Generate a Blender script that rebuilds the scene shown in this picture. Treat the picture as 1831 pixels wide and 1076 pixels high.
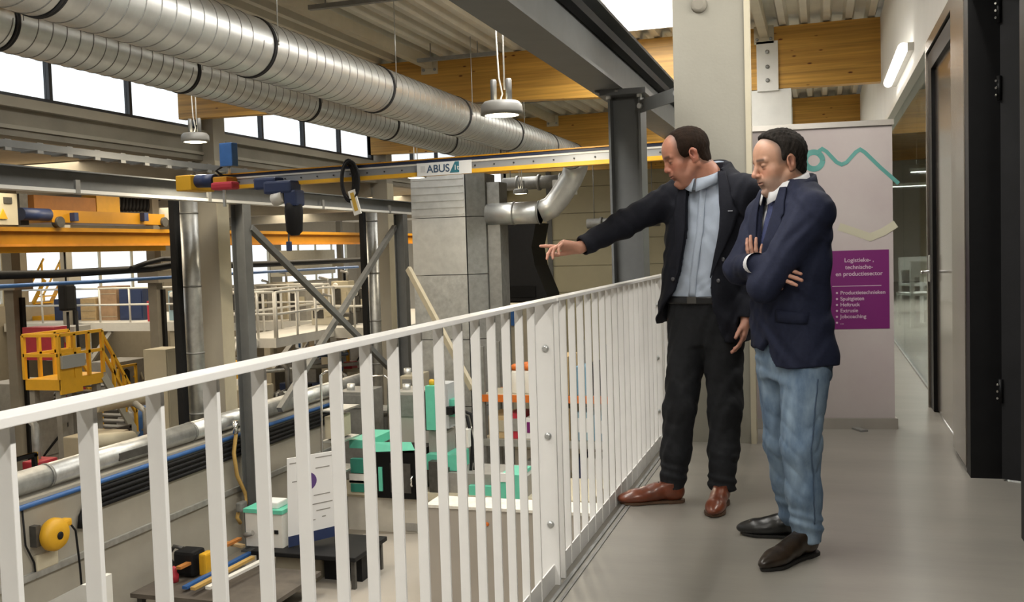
import bpy, bmesh, math, random
import numpy as np
from mathutils import Vector, Matrix, Euler
random.seed(7); np.random.seed(7)
R = math.radians
for o in list(bpy.data.objects):
    bpy.data.objects.remove(o, do_unlink=True)
SC = bpy.context.scene
COL = SC.collection

# ------------------------------------------------------------------ camera
# world axes: X across the walkway, Y along the railing (away), Z up, walkway floor at z = 0
IW, IH, FPX = 1831., 1076., 1750.
CAM = np.array([0., 0., 1.25])
YAW, PITCH, ROLL = .307380877, -.0521436401, -.0308019899
def _cam_axes():
    cy, sy, cp, sp, cr, sr = math.cos(YAW), math.sin(YAW), math.cos(PITCH), math.sin(PITCH), math.cos(ROLL), math.sin(ROLL)
    f = np.array([-sy*cp, cy*cp, sp]); rt = np.array([cy, sy, 0.]); up = np.cross(rt, f)
    return np.array([rt*cr + up*sr, up*cr - rt*sr, f])
CM = _cam_axes()
cd = bpy.data.cameras.new('camera'); cam = bpy.data.objects.new('camera', cd); COL.objects.link(cam)
cd.sensor_fit = 'HORIZONTAL'; cd.sensor_width = 36.; cd.lens = 36.*FPX/IW; cd.clip_start = .02; cd.clip_end = 200
m4 = Matrix.Identity(4)
for i in range(3):
    m4[i][0], m4[i][1], m4[i][2], m4[i][3] = CM[0][i], CM[1][i], -CM[2][i], CAM[i]
cam.matrix_world = m4
SC.camera = cam
def at(px, py, x=None, y=None, z=None):
    """survey: the point of the place seen at a pixel, on the plane x=, y= or z="""
    d = CM.T @ np.array([(px-IW/2)/FPX, -(py-IH/2)/FPX, 1.])
    i, v = (0, x) if x is not None else (1, y) if y is not None else (2, z)
    return Vector(CAM + (v-CAM[i])/d[i]*d)

# ------------------------------------------------------------------ world, lights, exposure
SC.view_settings.view_transform = 'Standard'; SC.view_settings.look = 'None'
SC.view_settings.exposure = 0.0; SC.view_settings.gamma = 1.0; SC.view_settings.use_curve_mapping = False
SC.cycles.use_denoising = True
SC.cycles.max_bounces = 8; SC.cycles.diffuse_bounces = 4; SC.cycles.glossy_bounces = 4; SC.cycles.transmission_bounces = 6; SC.cycles.transparent_max_bounces = 12
SC.cycles.sample_clamp_indirect = 6.0
SC.cycles.caustics_reflective = False; SC.cycles.caustics_refractive = False
W = bpy.data.worlds.new('overcast_sky'); SC.world = W; W.use_nodes = True
bg = W.node_tree.nodes['Background']; bg.inputs[0].default_value = (.97, .985, 1., 1); bg.inputs[1].default_value = 1.6
def area(name, loc, size, power, color, aim=(0, 0, -1)):
    l = bpy.data.lights.new(name, 'AREA'); l.shape = 'RECTANGLE'; l.size, l.size_y = size; l.energy = power; l.color = color
    o = bpy.data.objects.new(name, l); COL.objects.link(o); o.location = loc
    o.rotation_euler = Vector(aim).to_track_quat('-Z', 'Y').to_euler(); return o
# daylight through the roof lights of the main hall (one strip per bay); the low hall gets added fill
SKY_X = (-2.76, -1.62)
BAYS = [(-6., -1.), (.6, 5.6), (7.6, 13.2), (14.6, 19.6)]
for a, b in BAYS:
    area('roof_light', ((SKY_X[0]+SKY_X[1])/2, (a+b)/2, 4.5), (1.1, b-a-.1), 350, (1., .97, .91))
for a, b in ((1., 6.), (8., 13.), (15., 20.), (22., 27.)):
    area('roof_light', (-7.6, (a+b)/2, 4.5), (1.1, b-a), 120, (1., .95, .86))
for y in (8., 14., 20., 26., 33.):
    area('low_hall_fill_light', (-13.2, y, 3.03), (1.6, 4.5), 210, (1., .86, .64))  # added warm fill under the closed ceiling, which has no opening
    area('low_hall_fill_light', (-20.5, y+3, 3.03), (1.6, 4.5), 230, (1., .87, .66))

# ------------------------------------------------------------------ materials
MATS = {}
def mat(name, col, rough=.6, metal=0., var=0., scale=6., bump=0., bscale=None, spec=.5, stretch=None, col2=None, emit=0., coat=0.):
    if name in MATS: return MATS[name]
    m = bpy.data.materials.new(name); m.use_nodes = True; nt = m.node_tree; N = nt.nodes; L = nt.links
    b = N['Principled BSDF']; c4 = (*col, 1)
    b.inputs['Base Color'].default_value = c4; b.inputs['Roughness'].default_value = rough; b.inputs['Metallic'].default_value = metal
    b.inputs['Specular IOR Level'].default_value = spec
    if coat: b.inputs['Coat Weight'].default_value = coat; b.inputs['Coat Roughness'].default_value = .15
    if emit:
        b.inputs['Emission Color'].default_value = c4; b.inputs['Emission Strength'].default_value = emit
    if var or bump:
        tc = N.new('ShaderNodeTexCoord'); mp = N.new('ShaderNodeMapping'); L.new(tc.outputs['Object'], mp.inputs['Vector'])
        if stretch: mp.inputs['Scale'].default_value = stretch
        n = N.new('ShaderNodeTexNoise'); n.inputs['Scale'].default_value = scale; n.inputs['Detail'].default_value = 5; n.inputs['Roughness'].default_value = .6
        L.new(mp.outputs[0], n.inputs['Vector'])
        if var:
            r = N.new('ShaderNodeValToRGB'); L.new(n.outputs['Fac'], r.inputs[0])
            lo = col2 if col2 else tuple(max(0., v*(1-var)) for v in col); hi = col if col2 else tuple(min(1., v*(1+var)) for v in col)
            r.color_ramp.elements[0].position = .3; r.color_ramp.elements[1].position = .7
            r.color_ramp.elements[0].color = (*lo, 1); r.color_ramp.elements[1].color = (*hi, 1)
            L.new(r.outputs[0], b.inputs['Base Color'])
        if bump:
            n2 = N.new('ShaderNodeTexNoise'); n2.inputs['Scale'].default_value = bscale or scale*4; n2.inputs['Detail'].default_value = 4
            L.new(mp.outputs[0], n2.inputs['Vector'])
            bp = N.new('ShaderNodeBump'); bp.inputs['Strength'].default_value = bump; bp.inputs['Distance'].default_value = .01
            L.new(n2.outputs['Fac'], bp.inputs['Height']); L.new(bp.outputs[0], b.inputs['Normal'])
    MATS[name] = m; return m
def mat_wood(name):
    m = mat(name, (.55, .30, .055), .45, var=.28, scale=2.2, stretch=(.35, 1.2, 14.), bump=.08)
    nt = m.node_tree; N = nt.nodes; L = nt.links; b = N['Principled BSDF']
    src = b.inputs['Base Color'].links[0].from_socket
    tc = N.new('ShaderNodeTexCoord')
    mp = N.new('ShaderNodeMapping'); mp.inputs['Scale'].default_value = (1.6, 1., 4.2); L.new(tc.outputs['Object'], mp.inputs[0])
    v = N.new('ShaderNodeTexVoronoi'); v.inputs['Scale'].default_value = 1.9; L.new(mp.outputs[0], v.inputs['Vector'])
    r = N.new('ShaderNodeValToRGB'); L.new(v.outputs['Distance'], r.inputs[0])
    r.color_ramp.elements[0].position = .055; r.color_ramp.elements[0].color = (.22, .07, .015, 1)
    r.color_ramp.elements[1].position = .12; r.color_ramp.elements[1].color = (1, 1, 1, 1)
    # glue lines of the laminations
    sx = N.new('ShaderNodeSeparateXYZ'); L.new(tc.outputs['Object'], sx.inputs[0])
    ml = N.new('ShaderNodeMath'); ml.operation = 'MULTIPLY'; ml.inputs[1].default_value = 22.; L.new(sx.outputs['Z'], ml.inputs[0])
    fl = N.new('ShaderNodeMath'); fl.operation = 'FLOOR'; L.new(ml.outputs[0], fl.inputs[0])
    wn = N.new('ShaderNodeTexWhiteNoise'); wn.noise_dimensions = '1D'; L.new(fl.outputs[0], wn.inputs['W'])
    r2 = N.new('ShaderNodeValToRGB'); L.new(wn.outputs['Value'], r2.inputs[0])
    r2.color_ramp.elements[0].color = (.78, .74, .7, 1); r2.color_ramp.elements[1].color = (1, 1, 1, 1)
    a = N.new('ShaderNodeMix'); a.data_type = 'RGBA'; a.blend_type = 'MULTIPLY'; a.inputs[0].default_value = 1
    L.new(src, a.inputs[6]); L.new(r.outputs[0], a.inputs[7])
    c = N.new('ShaderNodeMix'); c.data_type = 'RGBA'; c.blend_type = 'MULTIPLY'; c.inputs[0].default_value = 1
    L.new(a.outputs[2], c.inputs[6]); L.new(r2.outputs[0], c.inputs[7])
    L.new(c.outputs[2], b.inputs['Base Color']); return m
def mat_glass(name, tint=(.9, .95, .93), rough=.02, alpha=.18):
    if name in MATS: return MATS[name]
    m = bpy.data.materials.new(name); m.use_nodes = True; nt = m.node_tree; N = nt.nodes; L = nt.links
    out = N['Material Output']; N.remove(N['Principled BSDF'])
    t = N.new('ShaderNodeBsdfTransparent'); t.inputs[0].default_value = (*tint, 1)
    g = N.new('ShaderNodeBsdfGlossy'); g.inputs['Roughness'].default_value = rough
    lw_ = N.new('ShaderNodeLayerWeight'); pw = N.new('ShaderNodeMath'); pw.operation = 'POWER'; pw.inputs[1].default_value = 3.; L.new(lw_.outputs['Facing'], pw.inputs[0])
    f = N.new('ShaderNodeMapRange'); f.inputs['To Min'].default_value = .03; f.inputs['To Max'].default_value = .75; L.new(pw.outputs[0], f.inputs['Value'])
    mx = N.new('ShaderNodeMixShader'); L.new(f.outputs[0], mx.inputs[0]); L.new(t.outputs[0], mx.inputs[1]); L.new(g.outputs[0], mx.inputs[2])
    L.new(mx.outputs[0], out.inputs[0]); MATS[name] = m; return m
M_conc = mat('concrete', (.25, .23, .19), .85, var=.12, scale=1.6, bump=.15, bscale=40)
M_conc2 = mat('concrete_smooth', (.36, .335, .28), .8, var=.08, scale=1.2, bump=.08, bscale=60)
M_floor = mat('poured_floor', (.275, .258, .225), .32, var=.13, scale=1.3, bump=.03, bscale=30, stretch=(.5, 2.2, 1))
M_hallfloor = mat('hall_floor', (.22, .195, .16), .55, var=.15, scale=.8)
M_hallfloor2 = mat('hall_floor_light', (.40, .365, .32), .5, var=.06, scale=.7)
M_wood = mat_wood('glulam_spruce')
M_deck = mat('deck_sheet', (.68, .65, .56), .5, var=.06, scale=3)
M_steel = mat('grey_paint_steel', (.135, .14, .14), .45, var=.1, scale=5)
M_steel_d = mat('dark_grey_steel', (.11, .115, .12), .4, var=.1, scale=5)
M_galv = mat('galvanised', (.60, .61, .60), .42, metal=.85, var=.18, scale=7, bump=.03, bscale=20)
M_galv_s = mat('galvanised_bright', (.66, .67, .66), .40, metal=.85, var=.10, scale=5)
M_galv_d = mat('galvanised_dull', (.27, .27, .26), .5, metal=.5, var=.15, scale=9)
M_gasket = mat('black_gasket', (.02, .02, .022), .6)
M_rail = mat('white_powder_coat', (.88, .865, .84), .38, var=.02, scale=10)
M_white = mat('white_plaster', (.78, .76, .72), .8, var=.03, scale=2)
M_whitep = mat('white_paint', (.74, .73, .69), .5, var=.04, scale=6)
M_cream = mat('cream_paint', (.52, .47, .35), .55, var=.06, scale=4)
M_yellow = mat('crane_yellow', (.47, .22, .010), .4, var=.07, scale=4)
M_yellow2 = mat('safety_yellow', (.70, .38, .02), .45, var=.06, scale=6)
M_black = mat('black_satin', (.005, .005, .0055), .45, var=.2, scale=8, spec=.2)
M_blackm = mat('black_matt', (.009, .009, .010), .6, var=.2, scale=8, spec=.25)
M_frame = mat('anthracite_frame', (.035, .042, .055), .4)
M_blue = mat('blue_pipe', (.035, .12, .34), .4, var=.1, scale=8)
M_navy = mat('navy_plastic', (.02, .035, .10), .45, var=.1, scale=8)
M_mint = mat('mint_panel', (.13, .55, .40), .4, var=.05, scale=8)
M_mintd = mat('mint_dark', (.03, .20, .15), .4, var=.05, scale=8)
M_red = mat('red_paint', (.45, .03, .05), .45, var=.1, scale=8)
M_orange = mat('orange_beam', (.62, .15, .02), .45, var=.1, scale=8)
M_board = mat('cardboard', (.50, .36, .19), .8, var=.1, scale=10)
M_tan = mat('tan_hose', (.52, .33, .10), .6, var=.1, scale=20)
M_beige = mat('machine_beige', (.42, .375, .28), .5, var=.08, scale=5)
M_grey = mat('machine_grey', (.28, .27, .25), .5, var=.12, scale=8)
M_dark = mat('dark_machinery', (.06, .056, .05), .5, var=.3, scale=9)
M_chrome = mat('chrome', (.8, .8, .8), .15, metal=1.)
M_alu = mat('brushed_aluminium', (.55, .52, .48), .3, metal=.85, var=.08, scale=4, stretch=(1, 1, .1))
M_lampglow = mat('lamp_glow', (1., .9, .66), .4, emit=9.)
M_tube = mat('tube_glow', (1., .97, .9), .4, emit=7.)
M_glass = mat_glass('clear_glass')
M_glassd = mat_glass('tinted_glass', (.45, .47, .45))
M_purple = mat('purple_print', (.165, .010, .13), .5)
M_paper = mat('white_paper', (.80, .80, .80), .6)

# ------------------------------------------------------------------ mesh helpers
class MB:
    """collects shapes; build() links them as one mesh object"""
    def __init__(s): s.v = []; s.f = []; s.sm = []
    def add(s, vs, fs, smooth=False):
        k = len(s.v); s.v += [tuple(v) for v in vs]; s.f += [tuple(i+k for i in f) for f in fs]
        s.sm += (smooth if isinstance(smooth, list) else [smooth]*len(fs)); return s
    def box(s, x0, x1, y0, y1, z0, z1):
        x0, x1 = sorted((x0, x1)); y0, y1 = sorted((y0, y1)); z0, z1 = sorted((z0, z1))
        return s.add([(x, y, z) for z in (z0, z1) for y in (y0, y1) for x in (x0, x1)],
                     [(0, 2, 3, 1), (4, 5, 7, 6), (0, 1, 5, 4), (2, 6, 7, 3), (0, 4, 6, 2), (1, 3, 7, 5)])
    def cbox(s, c, sx, sy, sz): return s.box(c[0]-sx/2, c[0]+sx/2, c[1]-sy/2, c[1]+sy/2, c[2]-sz/2, c[2]+sz/2)
    def rbox(s, c, size, rot=None, bev=0.):
        """box with chamfered edges, rotated by a 3x3 matrix"""
        bm = bmesh.new(); bmesh.ops.create_cube(bm, size=1.)
        for v in bm.verts: v.co = Vector((v.co.x*size[0], v.co.y*size[1], v.co.z*size[2]))
        if bev: bmesh.ops.bevel(bm, geom=list(bm.edges), offset=bev, segments=2, affect='EDGES', profile=.6)
        rot = rot or Matrix.Identity(3); c = Vector(c)
        bm.verts.index_update()
        s.add([rot @ v.co + c for v in bm.verts], [tuple(v.index for v in f.verts) for f in bm.faces], bool(bev) and False); bm.free(); return s
    def bar(s, p, q, w, h, up=(0, 0, 1)):
        p, q = Vector(p), Vector(q); d = (q-p).normalized(); up = Vector(up)
        if abs(d.dot(up)) > .98: up = Vector((0, 1, 0))
        a = d.cross(up).normalized()*w/2; b = a.cross(d).normalized()*h/2
        vs = [p-a-b, p+a-b, p+a+b, p-a+b, q-a-b, q+a-b, q+a+b, q-a+b]
        return s.add(vs, [(0, 1, 2, 3), (7, 6, 5, 4), (0, 4, 5, 1), (1, 5, 6, 2), (2, 6, 7, 3), (3, 7, 4, 0)])
    def tube(s, pts, r, n=10, closed=False, caps=True):
        pts = [Vector(p) for p in pts]; rs = r if isinstance(r, (list, tuple)) else [r]*len(pts); m = len(pts)
        nrm = None; rings = []
        for i, p in enumerate(pts):
            a = pts[(i-1) % m] if (closed or i) else p; b = pts[(i+1) % m] if (closed or i < m-1) else p
            t = (b-a).normalized()
            if nrm is None:
                nrm = Vector((0, 0, 1)) if abs(t.z) < .9 else Vector((1, 0, 0))
            nrm = (nrm - t*nrm.dot(t)).normalized(); bi = t.cross(nrm)
            rings.append([p + (nrm*math.cos(2*math.pi*k/n) + bi*math.sin(2*math.pi*k/n))*rs[i] for k in range(n)])
        vs = [v for rg in rings for v in rg]; fs = []
        for i in range(m if closed else m-1):
            j = (i+1) % m
            for k in range(n): fs.append((i*n+k, i*n+(k+1) % n, j*n+(k+1) % n, j*n+k))
        sm = [True]*len(fs)
        if caps and not closed:
            fs += [tuple(range(n-1, -1, -1)), tuple((m-1)*n+k for k in range(n))]; sm += [False, False]
        return s.add(vs, fs, sm)
    def lathe(s, c, prof, n=24, axis=(0, 0, 1), caps=True):
        """prof: (radius, height) along axis from c"""
        c = Vector(c); ax = Vector(axis).normalized(); e = Vector((1, 0, 0)) if abs(ax.x) < .9 else Vector((0, 1, 0))
        u = (e - ax*e.dot(ax)).normalized(); w = ax.cross(u)
        vs = [c + ax*h + (u*math.cos(2*math.pi*k/n) + w*math.sin(2*math.pi*k/n))*r for r, h in prof for k in range(n)]
        fs = [(i*n+k, i*n+(k+1) % n, (i+1)*n+(k+1) % n, (i+1)*n+k) for i in range(len(prof)-1) for k in range(n)]; sm = [True]*len(fs)
        if caps:
            if prof[0][0] > 1e-5: fs.append(tuple(range(n-1, -1, -1))); sm.append(False)
            if prof[-1][0] > 1e-5: fs.append(tuple((len(prof)-1)*n+k for k in range(n))); sm.append(False)
        return s.add(vs, fs, sm)
    def prism(s, poly, axis, a, b):
        """polygon in the other two axes extruded along axis ('x','y','z') from a to b"""
        n = len(poly)
        def mk(p, t): return {'x': (t, p[0], p[1]), 'y': (p[0], t, p[1]), 'z': (p[0], p[1], t)}[axis]
        vs = [mk(p, a) for p in poly] + [mk(p, b) for p in poly]
        return s.add(vs, [tuple(range(n)), tuple(range(2*n-1, n-1, -1))] + [(i, i+n, (i+1) % n+n, (i+1) % n) for i in range(n)])
    def ibeam(s, p, q, w, h, t=.02, up=(0, 0, 1)):
        """I section from p to q: centre line, flange width w, depth h"""
        p, q = Vector(p), Vector(q); d = (q-p).normalized(); up = Vector(up)
        if abs(d.dot(up)) > .98: up = Vector((0, 1, 0))
        a = d.cross(up).normalized(); b = a.cross(d).normalized()
        s.bar(p+b*(h/2-t/2), q+b*(h/2-t/2), w, t, up); s.bar(p-b*(h/2-t/2), q-b*(h/2-t/2), w, t, up); s.bar(p, q, t*.7, h-2*t, up); return s
    def build(s, name, material, parent=None, fix=True):
        me = bpy.data.meshes.new(name); me.from_pydata(s.v, [], s.f); me.polygons.foreach_set('use_smooth', s.sm)
        if fix:
            bm = bmesh.new(); bm.from_mesh(me); bmesh.ops.recalc_face_normals(bm, faces=bm.faces); bm.to_mesh(me); bm.free()
        me.materials.append(material); return link(name, me, parent)
def link(name, me, parent=None):
    o = bpy.data.objects.new(name, me); COL.objects.link(o)
    if parent is not None: adopt(o, parent)
    return o
def adopt(o, parent):
    o.parent = parent
    # parents are either unrotated Empties at the base of a thing or meshes with world coordinates
    root = parent
    while root.parent is not None: root = root.parent
    o.matrix_parent_inverse = Matrix.Translation(-root.location) if parent is root else Matrix.Identity(4)
def tag(o, label, cat=None, group=None, kind=None):
    o['label'] = label
    if cat: o['category'] = cat
    if group: o['group'] = group
    if kind: o['kind'] = kind
    return o
def empty(name, loc, label, cat, group=None, kind=None):
    o = bpy.data.objects.new(name, None); COL.objects.link(o); o.location = loc; o.empty_display_size = .1
    return tag(o, label, cat, group, kind)
def copy_thing(root, shift, label=None, group=None):
    def rec(o, parent):
        c = o.copy(); COL.objects.link(c)
        if parent is not None: c.parent = parent; c.matrix_parent_inverse = o.matrix_parent_inverse.copy()
        for ch in o.children: rec(ch, c)
        return c
    r = rec(root, None); r.location = root.location + Vector(shift)
    if label: r['label'] = label
    if group: r['group'] = group
    return r
def arc(c, r, a0, a1, n, u, w):
    c, u, w = Vector(c), Vector(u), Vector(w)
    return [c + u*(r*math.cos(a0+(a1-a0)*i/n)) + w*(r*math.sin(a0+(a1-a0)*i/n)) for i in range(n+1)]
GZ = -3.6      # ground floor of the halls
CZ = 4.15      # underside of the roof deck
# ================================================================== THE SETTING
def S(mb, name, m, label, cat=None, parent=None):
    o = mb.build(name, m, parent)
    if parent is None: tag(o, label, cat, kind='structure')
    return o
RX = -.96     # railing line
WX = .77      # partition line on the right
# walkway slab
fl = S(MB().box(-1.02, 4.6, -7, 40, -.30, 0), 'floor', M_floor, 'polished grey poured floor of the upper walkway', 'floor')
mb = MB()
mb.box(-.935, -.920, -7, 13, 0, .006).box(-.905, -.895, -7, 13, 0, .004)
S(mb, 'floor_edge_profile', M_galv_d, '', parent=fl)
gf = S(MB().box(-26, -1.0, -7, 42, GZ-.2, GZ), 'floor_hall', M_hallfloor, 'worn brown grey concrete floor of the machine hall below', 'floor')
# roof of the main hall: trapezoidal steel deck with ribs along Y, open at the roof lights
def deck(mb, x0, x1, y0, y1, z, pitch=.28):
    xs = []; x = x0
    while x < x1-1e-6:
        for f, dz in ((0, 0), (.30, 0), (.42, .10), (.88, .10), (1., 0)):
            xx = min(x+f*pitch, x1)
            xs.append((xx, z+dz))
        x += pitch
    n = len(xs); vs = [(a, y0, c) for a, c in xs] + [(a, y1, c) for a, c in xs] + [(a, y0, c+.012) for a, c in xs] + [(a, y1, c+.012) for a, c in xs]
    fs = [(i, i+1, n+i+1, n+i) for i in range(n-1)] + [(2*n+i+1, 2*n+i, 3*n+i, 3*n+i+1) for i in range(n-1)]
    mb.add(vs, fs)
    mb.box(x0, x1, y0, y1, z+.12, z+.28)
Y0, Y1 = -7., 40.
ce = MB()
deck(ce, -7.04, SKY_X[0], Y0, Y1, CZ); deck(ce, SKY_X[1], WX+.04, Y0, Y1, CZ)
deck(ce, -10.2, -8.16, Y0, Y1, CZ)
for a, b in ((Y0, 1.), (6., 8.), (13., 15.), (20., 22.), (27., Y1)): deck(ce, -8.16, -7.04, a, b, CZ)
ys = [Y0] + [v for b in BAYS for v in b] + [Y1]
for i in range(0, len(ys), 2): deck(ce, SKY_X[0], SKY_X[1], ys[i], ys[i+1], CZ, .285)
cl = S(ce, 'ceiling', M_deck, 'cream trapezoidal steel roof deck over hall and walkway', 'ceiling')
mb = MB()
for a, b in BAYS:
    for x in SKY_X: mb.box(x-.02, x+.02, a-.02, b+.02, CZ-.02, CZ+.42)
    for y in (a, b): mb.box(SKY_X[0]+.02, SKY_X[1]-.02, y-.02, y+.02, CZ-.02, CZ+.42)
S(mb, 'roof_light_kerb', M_whitep, '', parent=cl)
# glulam beams across
for k, (y, lab) in enumerate(((6.55, 'spruce glulam beam above the bare concrete walkway column'), (13.86, 'thick knotty spruce glulam beam crossing above the pendant lamp'), (20.9, 'spruce glulam beam glimpsed beneath and behind the first'), (28., 'spruce glulam beam at the far end of the hall'))):
    mb = MB()
    mb.prism([(-10., 3.55), (-6.5, 3.5), (-.96, 3.31), (3.2, 3.28), (3.2, 4.13), (-10., 4.13)], 'y', y-.08, y+.10)
    tag(mb.build('glulam_beam', M_wood), lab, 'beam', 'glulam roof beams', 'structure')
# cream purlins under the deck along Y
for x, lab in ((-5.55, 'cream steel purlin running above the big duct'), (-.70, 'cream steel purlin above the walkway, bolted to the glulam beams')):
    t = empty('purlin', (x, 6, CZ-.2), lab, 'purlin', 'cream purlins', 'structure')
    MB().box(x-.055, x+.055, -7, 35, CZ-.16, CZ-.005).build('web', M_cream, t)
    for y in (13.86, 20.9):
        p = MB().box(x-.13, x+.13, y-.115, y-.083, CZ-.24, CZ-.004).build('end_plate', M_cream, t)
        for dx in (-.09, .09):
            MB().lathe((x+dx, y-.115, CZ-.18), [(.022, 0), (.022, .014), (.012, .02)], 8, axis=(0, -1, 0)).build('bolt', M_galv_d, p)
# high windows along the left wall of the main hall
HX = -9.9
t = MB().box(HX-.25, HX, -7, 40, 2.91, 3.27)
wl = S(t, 'wall_left', M_conc, 'concrete spandrel band under the clerestory windows', 'wall')
S(MB().box(HX-.25, HX+.10, -7, 40, 3.27, 3.40), 'trim_1', M_conc2, 'pale concrete ledge under the clerestory windows', 'ledge')
S(MB().box(HX-.22, HX+.03, -7, 40, 3.0, 3.05), 'panel_joint', M_conc2, '', parent=wl)
groups = [((1.0, 7.3), 'window_1', 'clerestory window strip nearest the camera, above the cable tray'), ((7.66, 14.22), 'window_2', 'clerestory window strip with dark frame behind the ducts, first seen'), ((14.62, 20.95), 'window_3', 'clerestory window strip of four panes behind the crane bridge'), ((21.6, 28.4), 'window_4', 'clerestory window strip just visible beneath the far end of the ducts')]
for (a, b), nm, lab in groups:
    w = empty(nm, (HX, (a+b)/2, 3.4), lab, 'window', 'clerestory window strips', 'structure')
    MB().box(HX-.12, HX-.03, a, b, 3.40, 3.47).box(HX-.12, HX-.03, a, b, 4.06, 4.14).box(HX-.12, HX-.03, a, a+.06, 3.47, 4.06).box(HX-.12, HX-.03, b-.13, b, 3.47, 4.06).build('frame', M_frame, w)
    n = 4; st = (b-a-.1)/n
    for i in range(n):
        if i: MB().box(HX-.12, HX-.03, a+.03+st*i-.03, a+.03+st*i+.03, 3.47, 4.06).build('mullion', M_frame, w)
        MB().box(HX-.085, HX-.075, a+.06+st*i, a+st*(i+1), 3.47, 4.06).build('pane', mat_glass('window_glass', (.97, .99, 1.)), w)
# concrete columns between the halls
for y, lab in ((7.45, 'concrete column nearest the camera beside the cable tray'), (14.42, 'tall pale concrete column left of the first grey steel post'), (21.25, 'tall pale concrete column left of the second grey steel post'), (28.3, 'pale concrete column at the far end of the hall')):
    c = empty('concrete_column', (HX+.1, y, GZ), lab, 'column', 'concrete columns between the halls', 'structure')
    MB().box(HX-.16, HX+.22, y-.17, y+.17, GZ, 4.1).build('shaft', M_conc2, c)
    MB().box(HX+.22, HX+.23, y-.17, y+.17, GZ, 2.9).build('face', M_cream, c)
    if y < 25:
        d = empty('downpipe', (HX+.34, y-.62, GZ), lab.replace('tall pale concrete column', 'silver spiral downpipe in front of the column').replace('concrete column nearest the camera', 'silver downpipe near the camera'), 'pipe', 'downpipes on the columns')
        MB().tube([(HX+.02, y-.66, -1.615 if y < 18 else GZ), (HX+.02, y-.66, 2.5)], .145, 20).build('pipe', M_galv, d)
        for z in (-1.3, -.3, .8, 2.): MB().tube([(HX+.02, y-.66, z), (HX+.02, y-.66, z+.03)], .153, 20).build('joint_ring', M_galv_d, d)
        MB().box(HX-.13, HX-.03, y-.98, y-.83, -1.615, 2.4).build('cable_riser', M_blackm, d)
# far end wall of the main hall: horizontal sheet panels
ew = S(MB().box(-10, 3.2, 31.0, 31.3, GZ, CZ), 'wall_back', M_cream, 'pale sheet clad end wall of the main hall', 'wall')
for i in range(9):
    z = GZ+.03+i*.85
    MB().box(-9.9, -1.1, 30.95, 31.0, z, z+.83).build('panel', mat('sage_panel', (.50, .46, .31), .5, var=.04, scale=2), ew)
for x in (-8.45, -5.6): MB().box(x-.08, x+.08, 30.9, 30.95, GZ, 3.9).build('mullion', M_steel, ew)
S(MB().box(-1.05, -1.0, -7, 40, GZ, -.3), 'wall_right', M_conc, 'concrete wall under the walkway', 'wall')

S(MB().box(-26, 4.6, -7.2, -7, GZ, CZ+.1), 'wall_front', M_conc2, 'concrete wall closing the hall behind the camera', 'wall')
# ------------------------------------------------------------------ low hall beyond the columns
LX = -25.
S(MB().box(LX-.2, HX-.16, -2, 50, 3.05, 3.25), 'ceiling_low_hall', mat('low_ceiling', (.40, .34, .25), .8, var=.08), 'brownish flat roof of the low hall beyond the columns', 'ceiling')
for y in (8., 14.4, 21.2, 28.3, 35.5):
    tag(MB().box(LX, HX-.16, y-.2, y+.2, 2.62, 3.05).build('concrete_beam', M_conc), '%s concrete roof beam of the low hall, counted from the camera' % ('first', 'second', 'third', 'fourth', 'fifth')[[8., 14.4, 21.2, 28.3, 35.5].index(y)], 'beam', 'concrete beams of the low hall', 'structure')
wz0, wz1 = -.05, 2.45
lw = S(MB().box(LX-.2, LX, -2, 50, GZ, wz0).box(LX-.2, LX, -2, 50, wz1, 3.05), 'wall_far_left', mat('far_wall', (.33, .29, .22), .8, var=.05), 'beige outer wall of the low hall with a long window band', 'wall')
S(MB().box(LX, HX-.2, 50, 50.2, GZ, 3.05), 'wall_far_end', MATS['far_wall'], 'beige end wall of the low hall', 'wall')
S(MB().box(HX-.2, HX, 31, 50, GZ, CZ), 'wall_left_end', M_conc, 'concrete wall closing off the hall beyond its end', 'wall')
gg = mat_glass('window_glass')
ws = [(10., 17.), (17.8, 25.), (26., 33.), (34., 41.), (42., 49.)]
for i, (a, b) in enumerate(ws):
    w = empty('window_%d' % (5+i), (LX, (a+b)/2, wz0), '%s bright window of the band in the low hall, counted from the photo left edge' % ('first', 'second', 'third', 'fourth', 'fifth')[i], 'window', 'windows of the low hall', 'structure')
    f = MB().box(LX-.12, LX-.04, a, b, wz0, wz0+.07).box(LX-.12, LX-.04, a, b, wz1-.07, wz1).build('frame', M_cream, w)
    for k in range(5):
        y = a+(b-a)*k/4
        MB().box(LX-.12, LX-.04, max(a, y-.04), min(b, y+.04), wz0+.07, wz1-.07).build('mullion', M_cream, w)
        if k < 4: MB().box(LX-.085, LX-.075, y+.04, y+(b-a)/4-.04, wz0+.07, wz1-.07).build('pane', gg, w)
mb = MB()
pv = [-2.]+[v for w_ in ws for v in w_]+[50.]
for k in range(0, len(pv), 2): mb.box(LX-.2, LX, pv[k], pv[k+1], wz0, wz1)
S(mb, 'window_pier', MATS['far_wall'], '', parent=lw)
# slender columns in the low hall
for px, x, lab in ((22, -16.6, 'cream column at the photo left edge behind the yellow stair platform'), (120, -22., 'cream column against the window band behind the crane'), (277, -15.5, 'cream column with cable bundle near the silver downpipe'), (610, -22., 'cream column against the bright windows between the steel posts')):
    p = at(px, 500, x=x)
    c = empty('slim_column', (p.x, p.y, GZ), lab, 'column', 'slim columns of the low hall', 'structure')
    MB().box(p.x-.12, p.x+.12, p.y-.12, p.y+.12, GZ, 3.05).build('shaft', M_conc, c)
    MB().box(p.x-.3, p.x+.3, p.y-.26, p.y+.26, .72, 1.0).build('corbel', M_conc2, c)
    MB().box(p.x+.125, p.x+.20, p.y+.02, p.y+.12, GZ, .55).build('conduit', M_blackm, c)

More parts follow.
